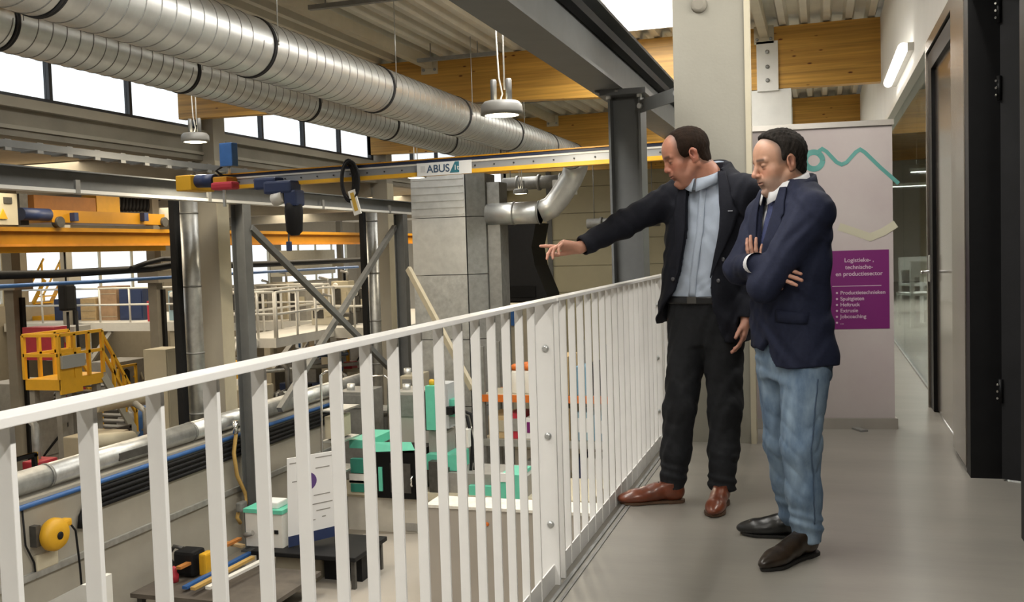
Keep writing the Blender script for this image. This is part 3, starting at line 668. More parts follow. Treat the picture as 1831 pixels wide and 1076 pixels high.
def mcrate(px0, py0, px1, y, depth, m, name, label, cat, grp, parts=None, z0=ZM):
    """goods on the deck with the front face at depth y, under a picture span"""
    a, b = at(px0, py0, y=y), at(px1, py0, y=y); zt = a.z
    c = empty(name, ((a.x+b.x)/2, y+depth/2, z0), label, cat, grp); w = b.x-a.x
    MB().rbox(((a.x+b.x)/2, y+depth/2, (z0+zt)/2), (w, depth, zt-z0), None, .015).build('body', m, c)
    if parts == 'door':
        for k in (0, 1): MB().box(a.x+w*(.04+.48*k), a.x+w*(.48+.48*k), y-.02, y, z0+.06, zt-.06).build('door', m, c)
    elif parts == 'boxes':
        for k in range(3): MB().box(a.x+.02, b.x-.02, y-.01, y, z0+(zt-z0)*(k+.3)/3, z0+(zt-z0)*(k+.36)/3).build('tape', M_beige, c)
    elif parts == 'panel':
        MB().box(a.x+w*.1, a.x+w*.55, y-.03, y, z0+(zt-z0)*.35, z0+(zt-z0)*.8).build('panel', M_dark, c)
        MB().box(a.x+w*.65, a.x+w*.92, y-.05, y, z0+(zt-z0)*.45, z0+(zt-z0)*.7).build('control_box', M_cream, c)
        MB().lathe((a.x+w*.3, y-.04, z0+(zt-z0)*.88), [(.09, 0), (.09, .03), (.05, .04)], 12, axis=(0, -1, 0)).build('gauge', M_whitep, c)
        MB().tube([(a.x+w*.8, y+.2, zt), (a.x+w*.8, y+.2, zt+.25), (a.x+w*.4, y+.2, zt+.3)], .04, 8).build('pipe', M_galv_d, c)
    return c
G = 'goods on the mezzanine'
mcrate(96, 535, 134, 26., .8, M_navy, 'blue_cabinet', 'low dark blue cabinet on the mezzanine beside the yellow stair', 'cabinet', G, 'door')
mcrate(212, 517, 254, 25.8, .8, M_navy, 'blue_cabinet', 'taller blue cabinet on the mezzanine between boxes', 'cabinet', G, 'door')
mcrate(143, 534, 170, 25.8, .7, M_board, 'cardboard_box', 'tan cardboard box on the mezzanine, left of the stacked boxes', 'box', G, 'boxes')
mcrate(174, 512, 207, 25.8, .7, mat('brown_goods', (.34, .22, .13), .8, var=.15), 'box_stack', 'brown stack of boxes on the mezzanine beside the blue cabinet', 'boxes', G, 'boxes')
mcrate(262, 538, 270, 25.2, .2, M_red, 'fire_extinguisher', 'red extinguisher at the mezzanine rail', 'extinguisher', G)
mcrate(300, 520, 330, 25.6, .6, mat('steel_blue', (.25, .38, .45), .5), 'machine_unit', 'pale blue machine unit beside the silver downpipe', 'machine', G, 'panel')
crate(500, 448, 600, 488, -23., .5, M_cream, 'roof_duct', 'long cream duct under the windows between the posts', 'duct', G, None)
for (a, t, b, y, m, lab) in ((414, 512, 436, 24.4, M_grey, 'grey gauge cabinet on the mezzanine just right of the concrete column'), (452, 520, 478, 25.2, M_grey, 'grey machine with round gauge on the mezzanine beside the first post'), (482, 505, 512, 25.6, M_beige, 'beige machine with round gauge on the mezzanine'), (516, 512, 546, 25.0, M_grey, 'grey press block on the mezzanine behind the brace'), (550, 515, 588, 25.6, M_beige, 'beige machine housing where the braces cross'), (592, 503, 622, 26., M_cream, 'cream upright cabinet beside the dark hood'), (556, 547, 596, 23.4, mat('pale_case', (.6, .56, .46), .5), 'low pale control desk behind the crossed braces'), (628, 516, 655, 24., M_dark, 'dark machine at the end of the mezzanine'), (600, 560, 626, 23.2, M_dark, 'low dark motor unit behind the mezzanine rail')):
    mcrate(a, t, b, y, .42, m, 'process_machine', lab, 'machine', 'machines on the mezzanine', 'panel')
# yellow access platform with stair
yp = empty('access_platform', at(120, 690, x=-13.5), 'yellow steel access platform with stairs in front of the mezzanine', 'platform')
PX = -13.4
d0, d1 = at(106, 650, x=PX), at(184, 650, x=PX); ZP = at(135, 674, x=PX).z
MB().box(PX-.8, PX, d0.y, d1.y, ZP-.20, ZP).build('deck', M_yellow2, yp)
MB().box(PX-.02, PX+.02, d0.y, d0.y+.55, ZP-.28, ZP+.55).build('kick_panel', M_yellow2, yp)
for x in (PX, PX-.8):
    for y in np.linspace(d0.y, d1.y, 4):
        MB().bar((x, y, ZP), (x, y, ZP+.82), .06, .06).build('guard_post', M_yellow2, yp)
    for f in (.82, .45): MB().bar((x, d0.y, ZP+f), (x, d1.y, ZP+f), .06, .06).build('guard_rail', M_yellow2, yp)
for f in (.82, .45): MB().bar((PX-.8, d0.y, ZP+f), (PX, d0.y, ZP+f), .06, .06).build('guard_rail', M_yellow2, yp)
(y0, z0), (y1, z1) = yz(110, 658, PX+.05), yz(150, 645, PX+.05)
MB().box(PX+.03, PX+.08, y0, y1, z0-.02, z0+.22).build('name_board', mat('board_grey', (.30, .32, .33), .5), yp)
t0, t1 = Vector((PX, d1.y, ZP)), at(217, 722, x=PX)
t1 = t0 + (t1-t0)*1.9
for dx in (0, -.85):
    MB().bar(t0+Vector((dx, 0, -.08)), t1+Vector((dx, 0, -.08)), .05, .16).build('stringer', mat('stair_grey', (.4, .4, .36), .5), yp)
    for f in (.75, .4): MB().bar(t0+Vector((dx, 0, f)), t1+Vector((dx, 0, f)), .055, .055).build('stair_rail', M_yellow2, yp)
    for f in (.33, .66, 1.): c = t0.lerp(t1, f)+Vector((dx, 0, 0)); MB().bar(c, c+Vector((0, 0, .75)), .055, .055).build('stair_post', M_yellow2, yp)
for k in range(10):
    c = t0.lerp(t1, (k+.5)/10); MB().box(c.x-.82, c.x-.03, c.y-.12, c.y+.12, c.z-.1, c.z-.07).build('tread', M_galv_d, yp)
for y in (d0.y+.1, d1.y-.1):
    for x in (PX-.1, PX-.7): MB().box(x-.06, x+.06, y-.06, y+.06, GZ, ZP-.2).build('leg', M_grey, yp)
# second, farther yellow stair
y2 = empty('yellow_ladder_stair', at(60, 560, y=26.), 'yellow stair with handrails behind the platform at the mezzanine level', 'stair')
a, b = at(44, 568, y=26.2), at(80, 500, y=26.2); a.z = ZM
for dy in (0, .8):
    d_ = Vector((0, dy, 0))
    MB().bar(a+d_, b+d_, .06, .12).build('stringer', M_yellow2, y2); MB().bar(a+d_+Vector((0, 0, .7)), b+d_+Vector((0, 0, .7)), .05, .05).build('handrail', M_yellow2, y2)
    for f in (.1, .9): c = a.lerp(b, f)+d_; MB().bar(c, c+Vector((0, 0, .7)), .05, .05).build('post', M_yellow2, y2)
for k in range(6):
    c = a.lerp(b, (k+.5)/6); MB().box(c.x-.1, c.x+.1, c.y, c.y+.8, c.z-.02, c.z+.02).build('tread', M_yellow2, y2)
MB().box(a.x-.1, b.x+.5, a.y-.1, a.y+.9, ZM, ZM+.14).build('base_frame', M_yellow2, y2)
# machine floor of the low hall: rows of machinery under the mezzanine
rnd = random.Random(5)
def machine(x, y, z, sx, sy, sz, m, label, seed):
    r = random.Random(seed); c = empty('machine', (x, y, z), label, 'machine', 'machines on the low hall floor')
    MB().rbox((x, y, z+sz*.3), (sx, sy, sz*.6), None, .02).build('base', m, c)
    MB().rbox((x-sx*.1, y-sy*.15, z+sz*.75), (sx*.6, sy*.5, sz*.35), None, .02).build('head', r.choice([M_beige, M_grey, M_cream]), c)
    MB().box(x+sx/2, x+sx/2+.03, y-sy*.35, y+sy*.1, z+sz*.12, z+sz*.5).build('door', r.choice([M_dark, M_grey, M_blue]), c)
    MB().tube([(x+sx*.3, y+sy*.3, z+sz*.6), (x+sx*.3, y+sy*.3, z+sz*1.05), (x, y+sy*.4, z+sz*1.1)], .06, 8).build('pipe', r.choice([M_galv_d, M_yellow2, M_dark]), c)
    MB().rbox((x+sx*.35, y+sy*.3, z+sz*.75), (.3, .4, .35), None, .02).build('control_box', r.choice([M_cream, M_whitep, M_red, M_mint]), c)
    MB().tube([(x+sx*.5, y-sy*.4, z+.1), (x+sx*.5+.1, y, z+sz*.4), (x+sx*.4, y+sy*.3, z+sz*.6)], .03, 6).build('hose', M_blackm, c)
    top = z+sz
    for k in range(9):
        u, v = r.uniform(-.42, .48), r.uniform(-.45, .45); px, py = x+sx*u, y+sy*v; kind = r.choice(('tank', 'motor', 'pipe', 'bracket', 'valve', 'box', 'frame'))
        mm = r.choice([M_galv_d, M_grey, M_dark, M_beige, M_yellow2, M_blue, M_cream, M_dark, M_blackm, M_galv])
        z0 = z+sz*.58
        if kind == 'tank': MB().lathe((px, py, z0), [(.14, 0), (.15, .05), (.15, .5), (.08, .58), (.03, .6)], 14).build('tank', mm, c)
        elif kind == 'motor': MB().tube([(px-.2, py, z0+.14), (px+.25, py, z0+.14)], .12, 12).build('motor', mm, c)
        elif kind == 'pipe': MB().tube([(px, py, z0), (px, py, z0+.55), (px, py+r.uniform(-.7, .7), z0+.6), (px+.3, py, z0+.2)], .035, 8).build('pipe', mm, c)
        elif kind == 'bracket': MB().bar((px, py-.4, z0), (px, py+.4, z0+.5), .06, .08).build('bracket', mm, c)
        elif kind == 'valve': MB().lathe((px, py, z0), [(.03, 0), (.03, .3), (.09, .3), (.09, .34), (.02, .36)], 10).build('valve', mm, c)
        elif kind == 'box': MB().rbox((px, py, z0+.16), (.26, .34, .32), None, .02).build('control_box', mm, c)
        else:
            for q in (-.35, .35): MB().box(px-.03, px+.03, py+q-.03, py+q+.03, z0, z0+.7).build('frame_post', mm, c)
            MB().box(px-.03, px+.03, py-.38, py+.38, z0+.66, z0+.72).build('frame_beam', mm, c)
    return c
spots = [(-12.4, 11.3, 1.3, 1.8, 1.55, M_grey), (-12.4, 13.9, 1.4, 1.6, 1.35, M_beige), (-12.2, 16.2, 1.4, 1.6, 1.25, M_beige), (-12.5, 18.6, 1.6, 2., 1.5, M_grey), (-12.4, 21.3, 1.5, 2.2, 1.0, M_beige), (-12.6, 24.4, 1.5, 2.0, 1.1, M_dark), (-12.4, 27.5, 1.6, 2.4, 1.0, M_grey),
         (-15., 12.4, 1.5, 2., 1.9, M_dark), (-15.2, 21.6, 1.6, 2.4, 2.0, M_dark), (-15.0, 27.4, 1.6, 2.6, 1.7, M_navy), (-15.0, 33.8, 1.6, 2.6, 2.3, M_dark),
         (-18.4, 16., 1.6, 2.4, 2.2, M_dark), (-18.6, 19.4, 1.6, 2.4, 2.2, M_grey), (-18.6, 23., 1.6, 2.4, 2.3, M_dark), (-18.8, 27.4, 1.6, 2.6, 1.7, M_dark), (-18.8, 31.5, 1.6, 2.6, 2.2, M_grey), (-18.8, 36, 1.6, 2.6, 2.2, M_dark)]
od = ['first', 'second', 'third', 'fourth', 'fifth', 'sixth', 'seventh']
for i, (x, y, sx, sy, sz, m) in enumerate(spots):
    if x > -13: sx, sz = 1.15, sz+.75; x = -11.75
    row = 'front' if x > -13.5 else 'middle' if x > -17 else 'rear'; k = sum(1 for s in spots[:i] if abs(s[0]-spots[i][0]) < 1)
    machine(x, y, GZ, sx, sy, sz, m, '%s machine of the %s row on the low hall floor' % (od[k], row), i)
# long pipes and frames lying across the front machines
for (a, b, x, r, m, lab) in (((165, 790), (235, 783), -10.75, .12, M_cream, 'pale cream pipe behind the silver duct'), ((170, 728), (330, 700), -12., .10, M_beige, 'beige rail across the machines left of the column'), ((60, 742), (230, 700), -13., .07, M_galv_d, 'grey cross bar under the yellow platform'), ((480, 640), (620, 632), -13., .06, M_blue, 'blue pipe behind the crossed braces'), ((455, 665), (640, 650), -12.4, .05, M_galv, 'silver rail above the machines behind the braces')):
    tag(MB().tube([at(*a, x=x), at(*b, x=x)], r, 10).build('pipe_run', m), lab, 'pipe', 'pipe runs over the machines')
# hanging tackle and red crate near the platform
tk = empty('chain_tackle', at(122, 560, x=YX+.05), 'black chain tackle with double hook hanging from the crane', 'hoist')
p = at(118, 505, x=YX)
MB().tube([(p.x, p.y, gb.z-.05), (p.x, p.y, p.z-.25)], .02, 6).build('chain', M_blackm, tk)
MB().rbox((p.x, p.y, p.z-.3), (.2, .3, .55), None, .05).build('block', M_blackm, tk)
MB().tube([(p.x, p.y, p.z-.6), (p.x, p.y, p.z-1.7)], .03, 6).tube([(p.x, p.y+.25, p.z-.6), (p.x, p.y+.25, p.z-1.7)], .03, 6).build('hook_chain', M_blackm, tk)
crate(95, 585, 124, 640, -15.2, .8, M_red, 'red_tank', 'dark red tank behind the yellow platform', 'tank', None, 'panel')
crate(132, 584, 165, 640, -15.8, .8, mat('pale_tank', (.5, .5, .48), .5), 'pale_tank', 'pale grey tank standing right of the dark red tank', 'tank', None, 'panel')
crate(296, 625, 332, 680, -10.55, .45, M_cream, 'cream_cabinet', 'cream floor cabinet with black cable beside the first downpipe', 'cabinet', None, 'door', GZ)
for k, px in enumerate((222, 240, 258, 276)):
    v = at(px, 690, x=-13.9-.5*(k % 2))
    tag(MB().lathe((v.x, v.y, GZ), [(.18, 0), (.19, .4), (.17, 1.1), (.185, 1.5), (.13, 1.7), (.06, 1.75)], 16).build('drum', [M_galv_d, M_grey, M_blue, M_galv_d][k]), '%s standing drum in the row below the mezzanine' % ('first', 'second', 'third', 'fourth')[k], 'drum', 'drums below the mezzanine')
# ================================================================== MAIN HALL FLOOR: low wall, services, machines
lwz = -1.62
lw2 = S(MB().box(-9.95, -9.30, 3, 18.2, GZ, lwz), 'wall_low', M_conc2, 'low concrete wall with pipes along its top', 'wall')
MB().box(-9.30, -9.25, 3, 18.2, -2.60, -2.52).build('trunking', M_galv, lw2)
def ptube(mb, pts, r, n=10): return mb.tube(pts, r, n)
sd = empty('service_duct', (-9.51, 10, lwz), 'silver spiral duct lying on top of the low concrete wall', 'duct')
for k in range(5):
    a = 4.+3.*k
    MB().tube([(-9.51, a, lwz+.17), (-9.51, a+2.98, lwz+.17)], .15, 24).build('duct_section', M_galv, sd)
    MB().tube([(-9.51, a-.02, lwz+.17), (-9.51, a+.02, lwz+.17)], .158, 24).build('joint_ring', M_galv_d, sd)
MB().box(-9.385, -9.345, 11.2, 12.2, lwz+.10, lwz+.21).build('access_hatch', M_dark, sd)
tag(MB().tube([(-9.26, 3, lwz-.07), (-9.26, 18.1, lwz-.05)], .035, 10).build('blue_pipe', M_blue), 'blue compressed air pipe along the low wall', 'pipe')
for k in range(4):
    z = lwz-.15-.075*k
    pts = [(-9.262, 10.6, z)]+[(-9.262, 18.1, z)]
    if k < 2: pts = [(-9.25, 10.35-.09*k, z-.45+.1*k), (-9.25, 10.38-.09*k, z-.2), (-9.262, 10.55-.09*k, z)] + pts[1:]
    tag(MB().tube(pts, .034, 8).build('black_cable', M_blackm), '%s thick black cable under the blue pipe' % ('topmost', 'second', 'third', 'lowest')[k], 'cable', 'black cables on the low wall')
hr = empty('hose_reel', at(95, 955, x=-9.4), 'yellow hose reel mounted on the low concrete wall', 'hose reel')
p = at(97, 955, x=-9.15)
MB().lathe(p, [(.06, -.09), (.17, -.085), (.205, -.03), (.205, .03), (.17, .085), (.06, .09)], 28, axis=(1, 0, 0)).build('drum', M_yellow2, hr)
MB().rbox(p+Vector((0, .17, .10)), (.13, .16, .10), None, .03).build('hose_guide', M_yellow2, hr)
MB().lathe(p+Vector((.085, 0, -.01)), [(.048, 0), (.048, .015), (.03, .02)], 16, axis=(1, 0, 0)).build('hub', M_blackm, hr)
MB().box(-9.30, -9.20, p.y-.24, p.y-.16, p.z-.1, p.z+.16).build('bracket', M_dark, hr)
MB().tube([p+Vector((0, .26, .08)), p+Vector((.02, .34, -.05)), p+Vector((.02, .38, -.5)), p+Vector((.02, .4, -.95))], .014, 8).build('hose', M_blackm, hr)
MB().tube([Vector((-9.27, p.y-.36, lwz-.1)), Vector((-9.27, p.y-.34, p.z-.05)), Vector((-9.27, p.y-.22, p.z-.3)), Vector((-9.27, p.y-.2, p.z-.5))], .012, 8).build('feed_line', M_blackm, hr)
MB().rbox((-9.27, p.y-.03, p.z-.32), (.06, .36, .2), None, .02).build('back_plate', M_cream, hr)
th = empty('tan_hose', at(430, 830, x=-9.2), 'tan hose looped down beside the first steel post', 'hose')
MB().tube([at(*q, x=-9.15) for q in ((421, 752), (422, 775), (418, 810), (424, 850), (438, 880), (440, 900), (428, 908), (424, 925), (430, 935))], .032, 10).build('hose', M_tan, th)
MB().tube([at(421, 752, x=-9.15), at(421, 775, x=-9.15)], .045, 10).build('coupling', M_chrome, th)
MB().rbox(at(432, 905, x=-9.1), (.1, .2, .16), None, .03).build('fitting', M_galv_d, th)

def blk(mb, px0, py0, px1, py1, y, dep):
    """block whose front face at depth y covers the given rectangle"""
    a, b = at(px0, py0, y=y), at(px1, py1, y=y); return mb.box(a.x, b.x, y, y+dep, a.z, b.z)
def thing_blk(name, label, cat, px0, py0, px1, py1, y, dep, m, grp=None, z0=None):
    a, b = at(px0, py0, y=y), at(px1, py1, y=y); zl = min(a.z, b.z) if z0 is None else z0
    c = empty(name, ((a.x+b.x)/2, y+dep/2, zl), label, cat, grp)
    MB().rbox(((a.x+b.x)/2, y+dep/2, (zl+max(a.z, b.z))/2), (abs(b.x-a.x), dep, max(a.z, b.z)-zl), None, min(.015, dep*.2)).build('body', m, c); return c
# light painted floor lane
tag(MB().add([(*at(px, py, z=GZ).xy, GZ+.006) for px, py in ((520, 1110), (560, 1035), (600, 1000), (650, 955), (740, 955), (1100, 900), (1500, 1150))], [(0, 1, 2, 3, 4, 5, 6)]).build('floor_lane', M_hallfloor2), 'pale painted lane on the hall floor', 'floor marking', kind='structure')
# concrete parapet block in the foreground of the floor
cbk = empty('concrete_block', at(860, 1076, y=12.3), 'pale concrete block wall in front of the green machine', 'block', kind='structure')
ct_ = at(763, 893, y=12.3); ce_ = at(1010, 934, y=12.3)
ZB = (ct_.z+ce_.z)/2
MB().box(ct_.x, -2.6, 12.3, 12.75, GZ, ZB).build('body', M_hallfloor2, cbk)
MB().box(ct_.x-.02, -2.6, 12.28, 12.8, ZB, ZB+.04).build('coping', mat('chalky_top', (.70, .67, .6), .8, var=.15, scale=12), cbk)
MB().lathe(at(871, 937, y=12.29), [(.03, 0), (.02, .012)], 10, axis=(0, -1, 0)).build('sticker', M_orange, cbk)
# green and white moulding machine behind it
MY = 15.4
im = empty('moulding_machine', at(780, 958, y=MY), 'mint green and beige injection moulding machine with black guard door', 'machine')
b0 = at(625, 958, y=MY); b1 = at(935, 958, y=MY); zt = at(700, 878, y=MY).z
MB().box(b0.x, b1.x+1.2, MY, MY+1.5, GZ, zt-.12).build('base', mat('machine_white', (.52, .49, .43), .5, var=.05), im)
MB().box(b0.x-.02, b1.x+1.2, MY-.03, MY+1.5, zt-.12, zt).build('bed_rail', M_cream, im)
blk(MB(), 725, 935, 748, 950, MY-.02, .05).build('vent', M_grey, im)
blk(MB(), 618, 858, 652, 885, MY-.1, .4).build('mint_box', M_cream, im)
gd = blk(MB(), 672, 808, 745, 893, MY-.12, .9).build('guard_door', M_black, im)
blk(MB(), 697, 828, 735, 882, MY-.14, .03).build('door_window', M_dark, gd)
blk(MB(), 676, 835, 684, 878, MY-.15, .04).build('mint_strip', M_mint, gd)
MB().tube([at(738, 850, y=MY-.16), at(735, 856, y=MY-.22), at(735, 866, y=MY-.22), at(738, 872, y=MY-.16)], .02, 8).build('door_handle', M_chrome, gd)
blk(MB(), 624, 786, 660, 802, MY+.1, 1.).build('mint_cover', M_mint, im)
MB().add([at(660, 790, y=MY), at(735, 790, y=MY), at(742, 805, y=MY-.1), at(668, 808, y=MY-.1), at(660, 792, y=MY+1), at(735, 792, y=MY+1)], [(0, 1, 2, 3), (0, 4, 5, 1), (0, 3, 4), (1, 5, 2)]).build('mint_roof', M_mint, im)
for (a, t, b, u) in ((626, 820, 650, 846), (627, 864, 651, 880)): blk(MB(), a, t, b, u, MY-.12, .1).build('sight_window', M_mintd, im)
blk(MB(), 624, 846, 651, 864, MY-.1, .1).build('label_plate', M_whitep, im)
# injection unit to the right with mint hood
blk(MB(), 800, 845, 945, 893, MY+.1, .8).build('injection_unit', M_grey, im)
blk(MB(), 838, 868, 895, 888, MY, .3).build('mint_skirt', M_mint, im)
e = blk(MB(), 894, 848, 930, 895, MY-.1, .7).build('end_cover', M_mint, im)
blk(MB(), 894, 846, 912, 862, MY-.12, .05).build('end_plate', M_paper, e)
blk(MB(), 868, 890, 884, 900, MY-.15, .05).build('name_plate', M_paper, im)
blk(MB(), 762, 812, 818, 842, MY+.2, .6).build('clamp_block', M_mint, im)
blk(MB(), 766, 825, 785, 890, MY+.05, .4).build('platen', M_dark, im)
blk(MB(), 790, 838, 800, 890, MY+.05, .4).build('tie_bar_block', M_dark, im)
# vertical robot column with mint covers
rb = empty('robot_column', at(780, 800, y=MY+.5), 'tall robot column with mint green cover above the machine', 'machine')
blk(MB(), 766, 770, 800, 812, MY+.4, .4).build('pedestal', M_grey, rb)
blk(MB(), 758, 700, 770, 770, MY+.45, .3).build('rear_column', M_dark, rb)
blk(MB(), 760, 690, 779, 769, MY+.3, .15).build('mint_cover', M_mint, rb)
blk(MB(), 780, 686, 803, 766, MY+.35, .4).build('grey_cover', mat('robot_grey', (.42, .44, .46), .5), rb)
blk(MB(), 803, 714, 815, 745, MY+.4, .3).build('mint_cover', M_mint, rb)
MB().lathe(at(772, 686, y=MY+.45), [(.05, -.03), (.05, .06), (.03, .08)], 12).build('beacon', M_yellow2, rb)
blk(MB(), 796, 728, 808, 742, MY+.25, .15).build('motor', M_blackm, rb)
MB().tube([at(*q, y=MY+.35) for q in ((812, 735), (835, 745), (845, 790), (842, 840), (836, 870))], .03, 8).tube([at(*q, y=MY+.4) for q in ((812, 728), (842, 740), (853, 790), (848, 850))], .03, 8).build('cable_bundle', M_blackm, rb)
blk(MB(), 828, 768, 838, 800, MY+.2, .3).build('dosing_unit', M_whitep, rb)
# tubular trolley frames left of the machine
for k, (px, lab) in enumerate(((584, 'left of two chrome tube trolleys beside the machine'), (668, 'right of two chrome tube trolleys behind the machine'))):
    tt = empty('tube_trolley', at(px, 900, y=MY-.2-.6*k), lab, 'trolley', 'chrome tube trolleys')
    y = MY-.5+3.2*k
    for dy in (0, .7):
        a, b, c_, d = at(px-10, 860, y=y+dy), at(px-10, 670+8*k, y=y+dy), at(px+26, 668+8*k, y=y+dy), at(px+26, 850, y=y+dy)
        b2, c2 = b+Vector((.1, 0, .06)), c_+Vector((-.1, 0, .06))
        MB().tube([Vector((a.x, a.y, GZ+.1)), b, b2, c2, c_, Vector((d.x, d.y, GZ+.1))], .022, 8).build('frame', M_chrome, tt)
    for py in (735, 790, 845):
        a, d = at(px-10, py, y=y), at(px+26, py, y=y); MB().box(a.x, d.x, y, y+.7, a.z-.015, a.z+.015).build('shelf', M_galv, tt)
    blk(MB(), px-4, 745, px+20, 785, y+.1, .5).build('bin', [M_cream, M_galv_d][k], tt)
    for xx in (0, 1):
        a = at(px-10+36*xx, 860, y=y)
        for dy in (0, .7): MB().lathe((a.x, y+dy, GZ+.05), [(.05, -.03), (.05, .03)], 10, axis=(1, 0, 0)).build('caster', M_blackm, tt)
# hoppers and grey units behind the machine
for (a, t, b, u, y, m, lab, cat) in ((702, 700, 752, 790, MY+1.6, mat('clear_grey', (.40, .39, .36), .3), 'grey glazed machine enclosure behind the black door', 'machine'), (715, 672, 742, 705, MY+3.0, M_beige, 'beige hopper on a stand beneath the duct box', 'hopper'), (600, 700, 655, 760, MY+1.8, M_galv_d, 'dull metal container behind the tube trolleys', 'container'), (722, 700, 752, 780, MY+4.1, M_grey, 'dark grey upright dryer beside the robot column', 'dryer')):
    c = thing_blk('back_unit', lab, cat, a, t, b, u, y, .8, m, 'units behind the moulding machine', GZ)
    blk(MB(), a+4, t+6, b-6, (t+u)/2, y-.03, .03).build('panel', M_galv_d, c)
    MB().tube([at((a+b)/2, t, y=y+.3), at((a+b)/2, t-14, y=y+.3)], .08, 10).build('spout', M_galv, c)
# racks with orange beams right of the machine
RY = 18.2
rk = empty('storage_rack', at(960, 900, y=RY), 'storage rack with orange beams behind the balustrade post', 'rack')
for px in (864, 1024, 1085):
    a = at(px, 700, y=RY)
    for dy in (0, 1.): MB().box(a.x-.04, a.x+.04, RY+dy-.04, RY+dy+.04, GZ, a.z+.9).build('upright', M_galv_d, rk)
for (z_px, lab) in ((712, 0), (792, 1), (868, 2)):
    a, b = at(862, z_px, y=RY), at(1088, z_px, y=RY); z = (a.z+b.z)/2
    for dy in (-.03, 1.): MB().box(a.x, b.x, RY+dy-.025, RY+dy+.025, z-.08, z+.06).build('beam', M_orange if lab == 0 else M_galv, rk)
    MB().box(a.x, b.x, RY, RY+1., z-.02, z+.055).build('shelf', M_beige, rk)
zs = [(lambda a, b: (a.z+b.z)/2+.06)(at(862, v, y=RY), at(1088, v, y=RY)) for v in (712, 792, 868)]
RG = 'goods on the orange rack'
def good(name, label, cat, px0, px1, h, shelf, m, dep=.6, part=None, dy=.05):
    a, b = at(px0, 750, y=RY), at(px1, 750, y=RY); z = zs[shelf]
    c = empty(name, ((a.x+b.x)/2, RY+dep/2, z), label, cat, RG)
    MB().rbox(((a.x+b.x)/2, RY+dy+dep/2, z+h/2+.001), (b.x-a.x, dep, h), None, .01).build('body', m, c)
    if part: MB().box(a.x+.03, b.x-.03, RY+dy-.012, RY+dy, z+h*.3, z+h*.8).build('label', part, c)
    return c
for k, (px, lab) in enumerate(((918, 'left white canister with orange cap on the rack'), (941, 'middle white canister with orange cap on the rack'), (929, 'rear white canister with orange cap on the rack'))):
    a = at(px, 700, y=RY); c = empty('canister', (a.x, RY+.25+.3*(k == 2), zs[0]), lab, 'canister', RG)
    y = RY+.25+.32*(k == 2)
    MB().lathe((a.x, y, zs[0]), [(.10, 0), (.105, .02), (.105, .42), (.09, .46)], 18).build('body', M_whitep, c)
    MB().lathe((a.x, y, zs[0]+.46), [(.1, 0), (.1, .1), (.06, .12)], 18).build('cap', M_orange, c)
good('cardboard_box', 'large tan cardboard box on the upper rack shelf behind the post', 'box', 955, 1018, .75, 0, M_board, .8, M_beige)
good('blue_bin', 'blue grey bin on the upper rack shelf beside the tan box', 'bin', 1028, 1052, .55, 0, mat('bin_blue', (.16, .32, .45), .5))
good('black_case', 'black upright case at the end of the upper rack shelf', 'case', 1055, 1083, .62, 0, M_blackm)
good('cardboard_box', 'wide brown cardboard box on the middle rack shelf', 'box', 872, 905, .45, 1, M_board, .8, M_beige)
good('white_carton', 'white carton with purple print on the middle rack shelf', 'box', 938, 968, .42, 1, M_paper, .6, M_purple)
good('red_case', 'dark red case on the middle rack shelf', 'case', 908, 934, .5, 1, M_red, .6, M_grey)
good('cardboard_box', 'tall tan cardboard box on the middle rack shelf behind the post', 'box', 972, 1018, .62, 1, M_board, .8, M_beige)
good('blue_carton', 'light blue carton stack on the middle rack shelf', 'box', 1029, 1056, .55, 1, mat('carton_blue', (.32, .47, .56), .6), .6, M_paper)
good('blue_carton', 'pale blue carton with print at the rack end, middle shelf', 'box', 1060, 1083, .5, 1, MATS['bin_blue'], .6, M_paper)
good('grey_crate', 'grey crate on the lowest rack shelf', 'crate', 936, 962, .4, 2, M_grey)
good('brown_sack', 'brown sack on the lowest rack shelf beside the mint cover', 'sack', 964, 1000, .55, 2, M_board)
good('navy_crate', 'navy crate on the lowest rack shelf by the railing post', 'crate', 1024, 1042, .5, 2, M_navy)
good('white_crate', 'white crate at the end of the lowest rack shelf', 'crate', 1046, 1080, .5, 2, M_whitep)
# back corner shelving with blue panel and paper, beneath the hood
bc = thing_blk('notice_cabinet', 'cream cabinet with a blue notice and yellow stickers under the black hood', 'cabinet', 872, 545, 968, 690, 22.5, .8, M_beige, None, GZ)
blk(MB(), 913, 557, 921, 582, 22.46, .04).build('blue_notice', M_blue, bc)
for px, py in ((893, 572), (896, 628)): blk(MB(), px-4, py-6, px+4, py+6, 22.46, .04).build('sticker', M_yellow2, bc)
blk(MB(), 955, 552, 966, 640, 22.46, .04).build('dark_strip', M_blackm, bc)
# work cart with white cabinet and display board near the low wall
CY = 12.6
ca = empty('work_cart', at(560, 1040, y=CY), 'dark topped cart carrying the display board', 'cart')
t0, t1 = at(455, 990, y=CY), at(640, 985, y=CY); zt = (t0.z+t1.z)/2-.03
MB().rbox(((t0.x+t1.x)/2, CY+.45, zt), (t1.x-t0.x, 1.1, .07), None, .015).build('cart_top', M_blackm, ca)
MB().box(t0.x+.3, t0.x+.95, CY+.1, CY+.8, zt-.62, zt-.05).build('drawer_unit', M_beige, ca)
MB().box(t0.x+1.0, t1.x-.1, CY+.3, CY+.8, zt-.7, zt-.05).build('dark_bay', M_blackm, ca)
for x in (t0.x+.08, t1.x-.08):
    for y in (CY, CY+.9): MB().box(x-.03, x+.03, y-.03, y+.03, GZ, zt-.04).build('leg', M_dark, ca)
zc = zt+.036
wc = empty('white_cabinet', at(478, 980, y=CY), 'white cabinet with mint green rim standing on the cart', 'cabinet')
a, b = at(441, 980, y=CY+.1), at(506, 980, y=CY+.1); h = at(478, 918, y=CY+.1).z
MB().box(a.x, b.x, CY+.1, CY+.6, zc, h).build('body', M_whitep, wc)
